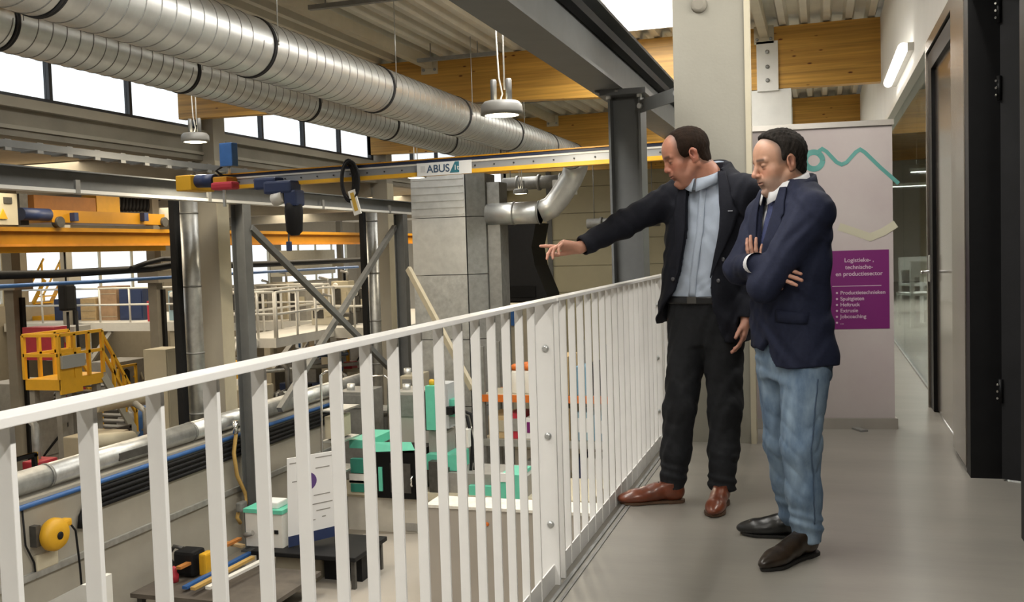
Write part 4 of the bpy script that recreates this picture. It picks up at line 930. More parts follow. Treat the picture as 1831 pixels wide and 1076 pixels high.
MB().box(a.x-.02, b.x+.02, CY+.08, CY+.62, h, h+.06).build('rim', M_mint, wc)
blk(MB(), 490, 948, 497, 955, CY+.085, .02).build('latch', M_blackm, wc)
MB().rbox(Vector(((a.x+b.x)/2+.08, CY+.3, h+.11)), (.28, .3, .10), None, .02).build('paper_tray', M_paper, wc)
MB().tube([at(438, 957, y=CY), at(452, 952, y=CY)], .04, 10).build('lever', M_grey, wc)
db = empty('display_board', at(557, 975, y=CY), 'white display board with purple disc and navy foot on the cart', 'board')
bl, brr = at(516, 985, y=CY+.15), at(600, 958, y=CY+.55)
tl, tr2 = at(513, 820, y=CY+.2), at(597, 806, y=CY+.6)
bl.z = zc; 
n = (brr-bl).cross(tl-bl).normalized(); n = n if n.y < 0 else -n
def bq(u, v, d=0.): return (bl.lerp(brr, u)).lerp(tl.lerp(tr2, u), v) + n*d
def bslab(u0, u1, v0, v1, d0, d1):
    vs = [bq(u, v, d) for d in (d0, d1) for v in (v0, v1) for u in (u0, u1)]
    return MB().add(vs, [(0, 1, 3, 2), (4, 6, 7, 5), (0, 4, 5, 1), (2, 3, 7, 6), (0, 2, 6, 4), (1, 5, 7, 3)])
bd_ = bslab(0, 1, 0, 1, -.03, 0).build('board', M_paper, db)
bslab(0, 1, 0, .12, 0, .004).build('navy_foot', M_navy, bd_)
cU, cV = .42, .70
MB().add([bq(cU+.2*math.cos(t), cV+.105*math.sin(t), .004) for t in np.linspace(0, 2*math.pi, 25)[:-1]] + [bq(cU+.2*math.cos(t), cV+.105*math.sin(t), .0005) for t in np.linspace(0, 2*math.pi, 25)[:-1]], [tuple(range(24))]+[(i, (i+1) % 24, 24+(i+1) % 24, 24+i) for i in range(24)]).build('purple_disc', mat('disc_purple', (.10, .05, .20), .5), bd_)
for (u0, u1, v) in ((.6, .9, .83), (.1, .3, .72), (.55, .9, .52), (.45, .95, .42), (.6, .9, .34), (.5, .58, .24), (.72, .8, .26), (.05, .35, .93), (.6, .95, .95)): bslab(u0, u1, v, v+.012, 0, .003).build('print_line', M_grey, bd_)
# long goods and tools on the lower table at the left
tb = empty('low_table', at(330, 1060, y=11.), 'dark low table covered with boards below the low wall', 'table')
TY = 11.2
q0, q1 = at(175, 1040, y=TY), at(500, 1030, y=TY); zt2 = q0.z; q0.x = max(q0.x, -9.05)
MB().box(q0.x, q1.x, TY-.3, TY+1.1, zt2-.06, zt2).build('tabletop', mat('dark_board', (.10, .085, .07), .6, var=.3, scale=3), tb)
for x in (q0.x+.1, q1.x-.1):
    for y in (TY-.2, TY+1.): MB().box(x-.04, x+.04, y-.04, y+.04, GZ, zt2-.06).build('leg', M_dark, tb)
TG = 'lengths of material on the low table'
for k, (a, b, m, lab) in enumerate((((300, 1000), (385, 997), M_galv, 'silver tube lying across the low table'), ((330, 1055), (448, 992), M_blue, 'blue strip lying diagonally on the low table'), ((345, 1062), (452, 1005), M_tan, 'tan strip lying diagonally beside the blue strip'), ((372, 1066), (470, 1016), M_whitep, 'white strip lying diagonally beside the tan strip'), ((385, 985), (436, 994), M_board, 'pale wooden batten pointing at the white cabinet'), ((320, 1040), (430, 985), mat('orange_strip', (.5, .2, .05), .5), 'orange strip lying behind the blue strip'))):
    p, q = at(*a, z=zt2+.03), at(*b, z=zt2+.03)
    p.z = q.z = zt2+.022+.0405*k
    tag(MB().bar(p, q, .08, .04).build('material_strip', m), lab, 'strip', TG)
v = at(300, 1012, z=zt2+.1); v.x = max(v.x, -8.45)
tw = empty('machine_tool', (v.x, v.y, zt2), 'black and yellow portable tool on the low table', 'tool')
MB().rbox((v.x-.25, v.y, zt2+.2), (.34, .3, .36), None, .05).build('body', M_blackm, tw)
MB().rbox((v.x+.05, v.y-.02, zt2+.2), (.12, .22, .32), None, .03).build('yellow_case', M_yellow2, tw)
MB().tube([(v.x-.5, v.y, zt2+.1), (v.x-.62, v.y, zt2+.25), (v.x-.5, v.y, zt2+.4), (v.x-.35, v.y, zt2+.38)], .03, 8).build('handle', M_dark, tw)
v = at(312, 1040, z=zt2)
tag(MB().lathe((v.x, v.y, zt2), [(.06, 0), (.065, .1), (.04, .14), (.05, .2), (.0, .23)], 14).build('red_bottle', M_red), 'small red bottle standing on the low table', 'bottle')
# white cover below the hose reel
v0 = at(100, 1065, y=8.6)
wv = empty('white_machine_cover', (v0.x, 8.8, GZ), 'white sloping machine cover at the lower picture edge below the hose reel', 'machine')
c0, c1 = at(85, 1076, y=8.6), at(152, 1046, y=8.6)
MB().prism([(c0.x-.35, GZ), (c1.x+.02, GZ), (c1.x+.02, c1.z), (c1.x-.05, c1.z), (c0.x, c0.z), (c0.x-.35, c0.z-.3)], 'y', 8.6, 9.0).build('cover', M_whitep, wv)
MB().box(c0.x-.2, c1.x-.1, 8.55, 8.6, GZ+.1, c0.z-.5).build('door', M_cream, wv)
# ================================================================== WALKWAY: railing, partition, banner
rl = empty('railing', (RX, 3.5, 0), 'white steel balustrade with flat bars along the walkway edge', 'railing')
RH = 1.068
sections = [(-2.4, 3.49), (3.51, 6.02), (6.04, 9.6)]
for a, b in sections: MB().rbox((RX, (a+b)/2, RH-.0065), (.050, b-a, .013), None, .0015).build('handrail', M_rail, rl)
for a, b in sections: MB().box(RX-.006, RX-.001, a, b, .001, .078).build('toe_plate', M_rail, rl)
k0 = .958; st = .1447
bar_mesh = None
ys_ = [k0+st*k for k in range(-16, 60)]
postsY = (3.455, 3.545, 5.985, 6.075)
for y in ys_:
    if any(abs(y-p) < .075 for p in postsY) : continue
    if bar_mesh is None:
        o = MB().rbox((0, 0, 0), (.028, .009, 1.053), None, .0015).build('baluster', M_rail, rl); bar_mesh = o.data
    else: o = link('baluster', bar_mesh, rl)
    o.location = (RX-.012, y, RH-.013-.5265)
for p in (3.46, 3.54, 5.99, 6.07):
    o = MB().box(RX-.050, RX+.018, p-.006, p+.006, .001, RH-.013).build('post', M_rail, rl)
    if p in (3.46, 5.99):
        for z in (.23, .56, .885): MB().lathe((RX-.012, p-.006, z), [(.013, 0), (.013, .006), (.007, .012)], 10, axis=(0, -1, 0)).build('bolt', M_galv, o)

# ---- glazed partition on the right
gp = empty('glass_partition', (WX, 10, 0), 'frameless glass wall beyond the black framed door', 'glass wall', kind='structure')
for a, b in ((8.0, 11.2), (11.21, 14.6), (14.61, 18.), (18.01, 24.)):
    MB().box(WX+.06, WX+.072, a, b, .02, 2.645).build('pane', M_glass, gp)
MB().box(WX+.045, WX+.09, 7.75, 24, 0, .02).build('floor_channel', M_galv_d, gp)
MB().box(WX+.045, WX+.09, 24, 30, 0, 2.645).build('end_panel', M_white, gp)
d2 = empty('door_2', (WX, 7.0, 0), 'black framed glass door with chrome lever handle', 'door', kind='structure')
f = MB().box(WX-.02, WX+.05, 7.52, 7.72, .005, 2.555).box(WX-.02, WX+.05, 6.30, 6.36, .005, 2.555).box(WX-.02, WX+.05, 6.36, 7.52, 2.43, 2.555).build('leaf_frame', M_black, d2)
MB().box(WX+.005, WX+.02, 6.36, 7.52, .02, 2.43).build('pane', mat('tinted_mirror_pane', (.24, .20, .17), .16, metal=.8), d2)
h = MB().box(WX-.035, WX-.02, 7.60, 7.66, .93, 1.12).build('handle_plate', M_chrome, d2)
MB().tube([(WX-.03, 7.63, 1.0), (WX-.075, 7.63, 1.0), (WX-.085, 7.61, 1.0), (WX-.085, 7.50, 1.0)], .011, 10).build('lever', M_chrome, h)
MB().box(WX-.035, WX+.06, 7.72, 7.765, 0, 2.645).box(WX-.035, WX+.06, 6.14, 6.30, 0, 2.645).box(WX-.035, WX+.06, 6.30, 7.72, 2.57, 2.645).build('door_jamb', MATS.get('bronzed_metal') or mat('bronzed_metal', (.30, .26, .22), .25, metal=.85, var=.08, scale=4, stretch=(1, 1, .1)), d2)
ap = S(MB().box(WX-.055, WX+.09, 5.62, 6.14, 0.03, 2.70), 'trim_3', mat('bronzed_metal', (.30, .26, .22), .25, metal=.85, var=.08, scale=4, stretch=(1, 1, .1)), 'brushed metal pillar panel between the two doors', 'panel')
S(MB().box(WX-.04, WX+.09, 5.66, 6.14, 0, .03), 'plinth', M_black, '', parent=ap)
# open doorway with the black leaf standing into the room
d1 = empty('door_1', (WX, 5.2, 0), 'black door standing open beside the camera, hinges on its far post', 'door', kind='structure')
MB().box(WX-.05, WX+.12, 5.48, 5.62, 0, 2.70).build('far_post', M_black, d1)
MB().box(WX+.0, WX+.12, 4.30, 4.42, 0, 2.70).build('near_post', M_black, d1)
MB().box(WX-.05, WX+.12, 4.42, 5.48, 2.52, 2.70).build('head', M_black, d1)
lf = MB().bar((WX+.10, 5.46, 1.26), (WX+.82, 5.12, 1.26), .045, 2.5).build('leaf', M_blackm, d1)
for z in (.46, 1.98, 2.36):
    hg = MB().tube([(WX+.085, 5.435, z-.06), (WX+.085, 5.435, z+.06)], .012, 10).build('hinge', M_black, d1)
    for dz in (-.035, 0, .035): MB().lathe((WX+.07, 5.425, z+dz), [(.007, 0), (.006, .004)], 8, axis=(-.7, -.7, 0)).build('screw', M_chrome, hg)
# wall light on the white wall
p0, p1 = at(1622, 85, x=WX-.05), at(1594, 150, x=WX-.05)
def batten(y0, y1, z, label, power):
    o = empty('wall_light', (WX, (y0+y1)/2, z), label, 'lamp', 'batten lamps on the white wall')
    MB().box(WX-.05, WX, y0-.05, y1+.05, z-.035, z+.035).build('base', M_whitep, o)
    MB().tube([(WX-.082, y0, z), (WX-.082, y1, z)], .045, 16).build('tube', M_tube, o)
    l = bpy.data.lights.new('tube_light', 'AREA'); l.shape = 'RECTANGLE'; l.size = .08; l.size_y = y1-y0; l.energy = power; l.color = (1., .96, .88)
    lo_ = bpy.data.objects.new('tube_light', l); COL.objects.link(lo_); lo_.parent = o; lo_.location = (-.14, 0, 0); lo_.rotation_euler = (0, R(62), 0); return o
batten(p0.y, p1.y, p0.z, 'lit tubular batten lamp on the white wall beyond the doors', 20)
batten(4.6, 6.1, p0.z, 'unseen added batten lamp on the white wall above the doors', 30)  # out of view, added to brighten the railing from the walkway side
batten(.2, 1.7, p0.z, 'unseen added batten lamp on the white wall beside the camera', 72)  # out of view, added to whiten the near balusters
batten(-4.2, -2.7, p0.z, 'unseen added batten lamp on the white wall behind the camera', 65)  # out of view, added as light from behind the camera
# furniture behind the glass
def chair(x, y, rz, label):
    c = empty('chair', (x, y, 0), label, 'chair', 'white chairs behind the glass')
    mx = Matrix.Rotation(rz, 3, 'Z')
    def b(x0, x1, y0, y1, z0, z1, nm):
        m = MB().box(x0, x1, y0, y1, z0, z1); m.v = [tuple(mx @ Vector(v) + Vector((x, y, 0))) for v in m.v]; return m.build(nm, M_rail, c)
    for sx in (-.22, .22):
        b(sx-.018, sx+.018, -.23, -.19, 0, .44, 'leg'); b(sx-.018, sx+.018, .19, .23, 0, .92, 'leg')
    b(-.24, .24, -.24, .24, .44, .475, 'seat'); b(-.24, .24, .20, .235, .70, .92, 'backrest')
    return c
def table(x, y, label, m=M_rail):
    c = empty('white_table', (x, y, 0), label, 'table')
    MB().box(x-.4, x+.4, y-.8, y+.8, .72, .75).build('tabletop', m, c)
    for sx in (-.36, .36):
        for sy in (-.74, .74): MB().box(x+sx-.025, x+sx+.025, y+sy-.025, y+sy+.025, 0, .72).build('leg', m, c)
    return c
table(1.75, 16.2, 'white table standing behind the glass partition')
chair(1.32, 14.9, R(200), 'white chair behind the glass, drawn up near the table end')
chair(1.55, 17.8, R(20), 'white chair behind the glass, beyond the table')
for y, lab in ((15., 'slim lit tube lamp under the room ceiling, nearer of two'), (19., 'slim lit tube lamp under the room ceiling, farther of two')):
    t = empty('tube_lamp', (1.9, y, 2.2), lab, 'lamp', 'tube lamps behind the glass')
    MB().box(1.2, 2.6, y-.03, y+.03, 2.18, 2.23).build('housing', M_whitep, t); MB().box(1.22, 2.58, y-.02, y+.02, 2.165, 2.18).build('diffuser', M_tube, t)
    MB().tube([(1.3, y, 2.23), (1.3, y, 3.3)], .004, 6).tube([(2.5, y, 2.23), (2.5, y, 3.3)], .004, 6).build('wire', M_galv, t)
    l = bpy.data.lights.new('tube_light', 'AREA'); l.shape = 'RECTANGLE'; l.size = 1.3; l.size_y = .05; l.energy = 110; l.color = (1., .97, .9)
    lo_ = bpy.data.objects.new('tube_light', l); COL.objects.link(lo_); lo_.parent = t; lo_.location = (0, 0, -.05)
# steel plates and column head farther along the walkway
fc = empty('white_column', (-.72, 13.9, 0), 'white boxed column under the knotty beam behind the banner', 'column', kind='structure')
MB().box(-.93, -.36, 13.78, 14.2, 0, 3.30).build('shaft', M_whitep, fc)
pp = MB().box(-.80, -.52, 13.745, 13.785, 3.28, 3.94).build('beam_plate', M_whitep, fc)
for z in (3.42, 3.6, 3.8): MB().lathe((-.66, 13.745, z), [(.028, 0), (.028, .012), (.014, .02)], 8, axis=(0, -1, 0)).build('bolt', M_galv_d, pp)
f2 = empty('white_column', (-.75, 21.0, 0), 'white boxed column under the second beam, half hidden', 'column', kind='structure')
MB().box(-1.05, -.40, 20.8, 21.3, 0, 3.3).build('shaft', M_whitep, f2); MB().box(-.86, -.52, 20.75, 20.79, 3.3, 3.95).build('beam_plate', M_whitep, f2)
S(MB().box(.40, .86, 20.6, 21.1, 0, 3.3), 'wall_pier', M_white, 'white pier where the wall meets the second beam', 'pier')

# ---- roll-up banner
BY0, BY1 = 6.72, 6.84
b0, b1 = at(1337, 766, y=BY0), at(1602, 764, y=BY1)
bn_ = empty('rollup_banner', ((b0.x+b1.x)/2, 6.8, 0), 'pale roll-up banner with teal line drawing and a purple text panel', 'banner')
bx0, bx1 = b0.x+.005, b1.x-.005; BH = 2.0
def bpt(u, z, d=0.):     # u 0..1 across, d towards the camera
    return Vector((bx0+(bx1-bx0)*u, BY0+(BY1-BY0)*u-d, z))
bright = (bpt(1, 0)-bpt(0, 0)).normalized()
def slab(u0, u1, z0, z1, d0, d1):
    vs = [bpt(u, z, d) for d in (d0, d1) for z in (z0, z1) for u in (u0, u1)]
    return MB().add(vs, [(0, 1, 3, 2), (4, 6, 7, 5), (0, 4, 5, 1), (2, 3, 7, 6), (0, 2, 6, 4), (1, 5, 7, 3)])
M_ban = mat('banner_film', (.52, .47, .455), .45, var=.10, scale=2.3, col2=(.47, .40, .40))
film = slab(0, 1, .06, BH-.01, -.002, 0).build('film', M_ban, bn_)
MB().bar(bpt(-.012, .035, -.02), bpt(1.012, .035, -.02), .10, .07).build('cassette', M_alu, bn_)
MB().bar(bpt(-.01, BH, 0), bpt(1.01, BH, 0), .03, .035).build('top_bar', M_alu, bn_)
MB().bar(bpt(.72, .006, .0), bpt(.79, .006, .13), .05, .012).build('foot', M_galv_d, bn_)
MB().bar(bpt(.2, .006, .0), bpt(.2, .006, .13), .05, .012).build('foot', M_galv_d, bn_)
MB().tube([bpt(.5, .05, -.05), bpt(.5, BH-.01, -.03)], .008, 8).build('support_pole', M_alu, bn_)
def bpix(px, py):
    for _ in range(1):
        y = BY0
        for i in range(4):
            p = at(px, py, y=y); u = (p.x-bx0)/(bx1-bx0); y = BY0+(BY1-BY0)*u
    return (p.x-bx0)/(bx1-bx0), p.z
def ribbon(pxs, w, m, name, d=.002):
    P_ = [bpt(*bpix(*p), d) for p in pxs]; n = Vector((0, -1, 0)); L_, R_ = [], []
    for i, p in enumerate(P_):
        a = P_[max(i-1, 0)]; b = P_[min(i+1, len(P_)-1)]
        t0 = (p-a).normalized() if i else (b-p).normalized(); t1 = (b-p).normalized() if i < len(P_)-1 else t0
        t = (t0+t1).normalized(); s = Vector((-t.z, 0, t.x)); k = 1/max(.4, s.dot(Vector((-t1.z, 0, t1.x))))
        L_.append(p+s*w/2*k); R_.append(p-s*w/2*k)
    vs = L_+R_; n_ = len(L_); fs = [(i, i+1, n_+i+1, n_+i) for i in range(n_-1)]
    vs2 = [v+Vector((0, .0015, 0)) for v in vs]; k = len(vs)
    fs += [tuple(j+k for j in f[::-1]) for f in fs]
    return MB().add(vs+vs2, fs).build(name, m, film)
M_tealp = mat('teal_print', (.10, .32, .29), .5)
c0 = bpix(1455, 287)
ring = [(1455+15.5*math.cos(a), 287-15*math.sin(a)) for a in np.linspace(0, 2*math.pi, 33)]
ribbon(ring, .036, M_tealp, 'ring_print')
ribbon([(1460, 273), (1470, 266), (1478, 271), (1496, 290), (1505, 294), (1514, 290), (1530, 272), (1538, 267), (1546, 272), (1575, 300), (1607, 328)], .024, M_tealp, 'line_print')
ribbon([(1500, 405), (1530, 415), (1556, 424), (1580, 414), (1602, 400)], .05, mat('pale_yellow_print', (.52, .49, .37), .5), 'pale_line_print')
# purple panel with its writing
(u0, z1), (u1, z0) = bpix(1440, 450), bpix(1591, 587)
pp = slab(u0, u1, z0, z1, .0005, .002).build('text_panel', M_purple, film)
def ptext(body, px, py, size, align='LEFT'):
    u, z = bpix(px, py); return text(body, size, bpt(u, z, .003), bright, (0, 0, 1), mat('pale_print', (.58, .42, .52), .5), pp, align=align, ext=.0004, bold=.0005)
for s_, py in (('Logistieke- ,', 468), ('technische-', 480.5), ('en productiesector', 492.5)): ptext(s_, 1536, py, .038, 'CENTER')
(ua, za), (ub, _) = bpix(1488, 512), bpix(1576, 512)
slab(ua, ub, za-.002, za+.002, .002, .003).build('rule', MATS['pale_print'], pp)
for i, s_ in enumerate(('Productietechnieken', 'Spuitgieten', 'Heftruck', 'Extrusie', 'Jobcoaching', '...')):
    ptext(s_, 1502.5, 526.5+10.6*i, .034)
    u, z = bpix(1496.5, 523.8+10.6*i); MB().lathe(bpt(u, z, .003), [(.007, 0), (.007, .0008)], 12, axis=(0, -1, 0)).build('bullet', MATS['pale_print'], pp)
# ================================================================== PEOPLE: smooth solid modelling (distance fields -> surface nets)
class SDF:
    def __init__(s, lo, hi, h):
        s.lo = np.array(lo, float); s.h = h; n = np.ceil((np.array(hi)-s.lo)/h).astype(int)+1; s.n = n
        s.ax = [s.lo[i]+h*np.arange(n[i]) for i in range(3)]; s.f = np.full(n, .5)
    def _sub(s, lo, hi):
        a = np.clip(np.floor((np.array(lo)-s.lo)/s.h).astype(int), 0, s.n-1); b = np.clip(np.ceil((np.array(hi)-s.lo)/s.h).astype(int)+1, 1, s.n)
        if np.any(b <= a): return None, None
        sl = tuple(slice(a[i], b[i]) for i in range(3))
        return sl, np.meshgrid(s.ax[0][sl[0]], s.ax[1][sl[1]], s.ax[2][sl[2]], indexing='ij')
    def _mix(s, sl, d, k, op):
        g = s.f[sl]
        if op == 'sub': 
            d = -d
            if k <= 0: s.f[sl] = np.maximum(g, d); return
            hh = np.maximum(k-np.abs(g-d), 0)/k; s.f[sl] = np.maximum(g, d)+hh*hh*k*.25; return
        if k <= 0: s.f[sl] = np.minimum(g, d); return
        hh = np.maximum(k-np.abs(g-d), 0)/k; s.f[sl] = np.minimum(g, d)-hh*hh*k*.25
    def cone(s, a, b, ra, rb, k=.01, op='add'):
        a, b = np.array(a, float), np.array(b, float); m = max(ra, rb)+k+3*s.h
        sl, X = s._sub(np.minimum(a, b)-m, np.maximum(a, b)+m)
        if sl is None: return s
        ba = b-a; L2 = max(ba@ba, 1e-12); pa = [X[i]-a[i] for i in range(3)]
        t = np.clip((pa[0]*ba[0]+pa[1]*ba[1]+pa[2]*ba[2])/L2, 0, 1)
        d = np.sqrt(sum((pa[i]-t*ba[i])**2 for i in range(3)))-(ra+(rb-ra)*t)
        s._mix(sl, d, k, op); return s
    def chain(s, pts, rs, k=.01, op='add'):
        for i in range(len(pts)-1): s.cone(pts[i], pts[i+1], rs[i], rs[i+1], k, op)
        return s
    def ell(s, c, r, rot=None, k=.01, op='add'):
        c, r = np.array(c, float), np.array(r, float); m = r.max()+k+3*s.h
        sl, X = s._sub(c-m, c+m)
        if sl is None: return s
        q = [X[i]-c[i] for i in range(3)]
        if rot is not None: q = [rot[0][j]*q[0]+rot[1][j]*q[1]+rot[2][j]*q[2] for j in range(3)]   # rot columns = axes
        k0 = np.sqrt(sum((q[i]/r[i])**2 for i in range(3))); k1 = np.sqrt(sum((q[i]/r[i]**2)**2 for i in range(3)))
        d = k0*(k0-1)/np.maximum(k1, 1e-9); s._mix(sl, d, k, op); return s
    def fn(s, lo, hi, func, k=0., op='add'):
        sl, X = s._sub(lo, hi)
        if sl is not None: s._mix(sl, func(*X), k, op)
        return s
    def cut(s, func):
        """keep only where func <= 0"""
        X = np.meshgrid(*s.ax, indexing='ij'); s.f = np.maximum(s.f, func(*X)); return s
    def warp(s, func):
        X = np.meshgrid(*s.ax, indexing='ij'); s.f = s.f+func(*X); return s
    def mesh(s):
        f = s.f; n = s.n; c = f[:-1, :-1, :-1].shape
        ins = f < 0; cnt = np.zeros(c, np.int8)
        C8 = [(i, j, k) for i in (0, 1) for j in (0, 1) for k in (0, 1)]
        def cr(A, o): return A[o[0]:o[0]+c[0], o[1]:o[1]+c[1], o[2]:o[2]+c[2]]
        for o in C8: cnt += cr(ins, o)
        act = (cnt > 0) & (cnt < 8); ii = np.argwhere(act); idx = np.full(c, -1, np.int64); idx[act] = np.arange(len(ii))
        P = np.zeros((len(ii), 3)); W_ = np.zeros(len(ii))
        vals = {o: f[ii[:, 0]+o[0], ii[:, 1]+o[1], ii[:, 2]+o[2]] for o in C8}
        for o in C8:
            for ax in range(3):
                if o[ax] == 0:
                    q = list(o); q[ax] = 1; q = tuple(q); a, b = vals[o], vals[q]; m = (a < 0) != (b < 0)
                    t = np.where(m, a/np.where(m, a-b, 1.), 0); p = np.tile(np.array(o, float), (len(ii), 1)); p[:, ax] += t
                    P += p*m[:, None]; W_ += m
        V = s.lo + s.h*(ii+P/W_[:, None]); F = []
        for ax in range(3):
            u, v = (ax+1) % 3, (ax+2) % 3
            sa = [slice(None)]*3; sb = [slice(None)]*3; sa[ax] = slice(0, -1); sb[ax] = slice(1, None)
            A, B = ins[tuple(sa)], ins[tuple(sb)]; E = np.argwhere(A != B)
            ok = (E[:, u] >= 1) & (E[:, v] >= 1) & (E[:, u] < n[u]-1) & (E[:, v] < n[v]-1); E = E[ok]
            fl = A[E[:, 0], E[:, 1], E[:, 2]]
            def q(du, dv):
                e = E.copy(); e[:, u] += du; e[:, v] += dv; return idx[e[:, 0], e[:, 1], e[:, 2]]
            Q = np.stack([q(-1, -1), q(0, -1), q(0, 0), q(-1, 0)], 1); Q[~fl] = Q[~fl][:, ::-1]; F.append(Q)
        F = np.concatenate(F); F = F[(F >= 0).all(1)]
        return V, F
def smooth_mesh(V, F, it=1, lam=.5):
    for _ in range(it):
        S_ = np.zeros_like(V); c = np.zeros(len(V))
        for a in range(4):
            for b in ((a+1) % 4, (a+3) % 4):
                np.add.at(S_, F[:, a], V[F[:, b]]); np.add.at(c, F[:, a], 1)
        V = V+lam*(S_/np.maximum(c, 1)[:, None]-V)
    return V
def vf_object(name, V, F, material, parent, color=None):
    me = bpy.data.meshes.new(name); me.vertices.add(len(V)); me.vertices.foreach_set('co', V.astype(np.float32).ravel())
    me.loops.add(len(F)*4); me.loops.foreach_set('vertex_index', F.astype(np.int32).ravel())
    me.polygons.add(len(F)); me.polygons.foreach_set('loop_start', np.arange(0, len(F)*4, 4, dtype=np.int32))
    me.update(calc_edges=True); me.validate()
    me.polygons.foreach_set('use_smooth', np.ones(len(me.polygons), bool))
    if color is not None:
        a = me.color_attributes.new('tone', 'FLOAT_COLOR', 'POINT'); a.data.foreach_set('color', np.concatenate([color, np.ones((len(V), 1))], 1).astype(np.float32).ravel())
    me.materials.append(material); return link(name, me, parent)
def sdf_object(g, name, material, parent, it=1, color=None):
    V, F = g.mesh(); V = smooth_mesh(V, F, it); return vf_object(name, V, F, material, parent, color(V) if color else None)
def folds(x, y, z, amp, fx, fy, fz, ph=0.): return amp*np.sin(x*fx+y*fy+z*fz+ph+1.3*np.sin(z*fz*.37+x*fx*.5))
def creases(x, y, z, amp, fx, fy, fz, ph=0.):
    q = np.sin(x*fx+y*fy+z*fz+ph+1.1*np.sin(x*31.+y*27.+z*9.)); return amp*(np.exp(-(q/.4)**2)-.3)
class Torso:
    """stacked rounded cross-sections: rows (z, cx, cy, half width, front depth, back depth)"""
    def __init__(s, rows, F, n=2.5):
        s.r = np.array(rows, float); s.r = s.r[s.r[:, 0].argsort()]; s.F = np.array([*F, 0.])/np.hypot(*F); s.L = np.array([-s.F[1], s.F[0], 0.]); s.n = n
    def par(s, z): return [np.interp(z, s.r[:, 0], s.r[:, i]) for i in range(1, 6)]
    def lf(s, X, Y, Z):
        cx, cy, a, bf, bb = s.par(Z); l = (X-cx)*s.L[0]+(Y-cy)*s.L[1]; f = (X-cx)*s.F[0]+(Y-cy)*s.F[1]; return l, f, a, bf, bb
    def d(s, X, Y, Z, off=0.):
        l, f, a, bf, bb = s.lf(X, Y, Z); a = a+off; b = np.where(f > 0, bf, bb)+off
        rr = ((np.abs(l)/a)**s.n+(np.abs(f)/b)**s.n)**(1/s.n); d = (rr-1)*np.minimum(a, b)*.92
        return np.maximum(np.maximum(d, s.r[0, 0]-Z), Z-s.r[-1, 0])
    def front(s, l, z, off=0.):
        cx, cy, a, bf, bb = s.par(z); q = max(0., 1-(min(abs(l)/(a+off), .999))**s.n)**(1/s.n)*(bf+off)
        return np.array([cx, cy, z])+s.L*l+s.F*q
    def box(s, m=.12):
        r = s.r; k = r[:, 3].max()+r[:, 4].max(); return (r[:, 1].min()-k-m, r[:, 2].min()-k-m, r[0, 0]-.02), (r[:, 1].max()+k+m, r[:, 2].max()+k+m, r[-1, 0]+.02)
def skin_material(name, rough=.5):
    m = bpy.data.materials.new(name); m.use_nodes = True; N = m.node_tree.nodes; L = m.node_tree.links; b = N['Principled BSDF']
    a = N.new('ShaderNodeVertexColor'); a.layer_name = 'tone'
    n = N.new('ShaderNodeTexNoise'); n.inputs['Scale'].default_value = 60.; tc = N.new('ShaderNodeTexCoord'); L.new(tc.outputs['Object'], n.inputs['Vector'])
    r = N.new('ShaderNodeValToRGB'); r.color_ramp.elements[0].color = (.86, .80, .78, 1); r.color_ramp.elements[1].color = (1.08, 1.05, 1.03, 1); L.new(n.outputs['Fac'], r.inputs[0])
    mx = N.new('ShaderNodeMix'); mx.data_type = 'RGBA'; mx.blend_type = 'MULTIPLY'; mx.inputs[0].default_value = 1; L.new(a.outputs[0], mx.inputs[6]); L.new(r.outputs[0], mx.inputs[7])
    L.new(mx.outputs[2], b.inputs['Base Color']); b.inputs['Roughness'].default_value = rough; b.inputs['Subsurface Weight'].default_value = .08; b.inputs['Subsurface Radius'].default_value = (.012, .005, .003)
    return m
def hand(g, w, d, n, thumb, curls, thumb_dir=.7, thumb_curl=.3, sc=1., spread=.06, arm=None):
    """adds a hand to field g. w wrist, d direction of the fingers, n back-of-hand normal, thumb=+1/-1 side; curls: bend per joint of the 4 fingers"""
    d = np.array(d, float)/np.linalg.norm(d); n = np.array(n, float); n -= d*(n@d); n /= np.linalg.norm(n); t = np.cross(n, d)*thumb; w = np.array(w, float)
    k = .008*sc
    off = [.030, .010, -.010, -.029]; ln = [(.042, .026, .021), (.047, .030, .022), (.043, .028, .021), (.033, .020, .018)]; pl = [.088, .090, .086, .078]; rr = [.0092, .0095, .009, .0078]
    wr = .021*sc
    for i in range(4):
        a = w+t*off[i]*.55*sc; b = w+d*pl[i]*sc+t*off[i]*sc
        g.cone(a, b, .0165*sc, .0125*sc, .016*sc)
    g.ell(w+d*.05*sc-n*.004*sc, (.045*sc, .040*sc, .0155*sc), np.stack([d, t, n], 1), .012*sc)
    for i in range(4):
        p = w+d*pl[i]*sc+t*off[i]*sc; dd = d*math.cos(spread*(1.5-i))+t*math.sin(spread*(1.5-i)); ang = 0.
        for j in range(3):
            ang += curls[i][j]; q = p+(dd*math.cos(ang)-n*math.sin(ang))*ln[i][j]*sc
            g.cone(p, q, rr[i]*sc*(1-.08*j), rr[i]*sc*(.93-.1*j), .004*sc); p = q
    b0 = w+d*.022*sc+t*.022*sc-n*.008*sc; td = d*math.cos(thumb_dir)+t*math.sin(thumb_dir)-n*.25; td /= np.linalg.norm(td)
    b1 = b0+td*.045*sc; td2 = td*math.cos(thumb_curl)+d*math.sin(thumb_curl); td2 /= np.linalg.norm(td2); b2 = b1+td2*.034*sc; b3 = b2+(td2*.9+d*.2)*.026*sc
    g.cone(b0, b1, .0175*sc, .0125*sc, .014*sc); g.cone(b1, b2, .0115*sc, .0105*sc, .004*sc); g.cone(b2, b3, .0105*sc, .0085*sc, .004*sc)
    if arm is not None: g.cone(w-d*.0, arm, .027*sc, .034*sc, .015*sc)
    else: g.cone(w, w-d*.06, .026*sc, .03*sc, .015*sc)
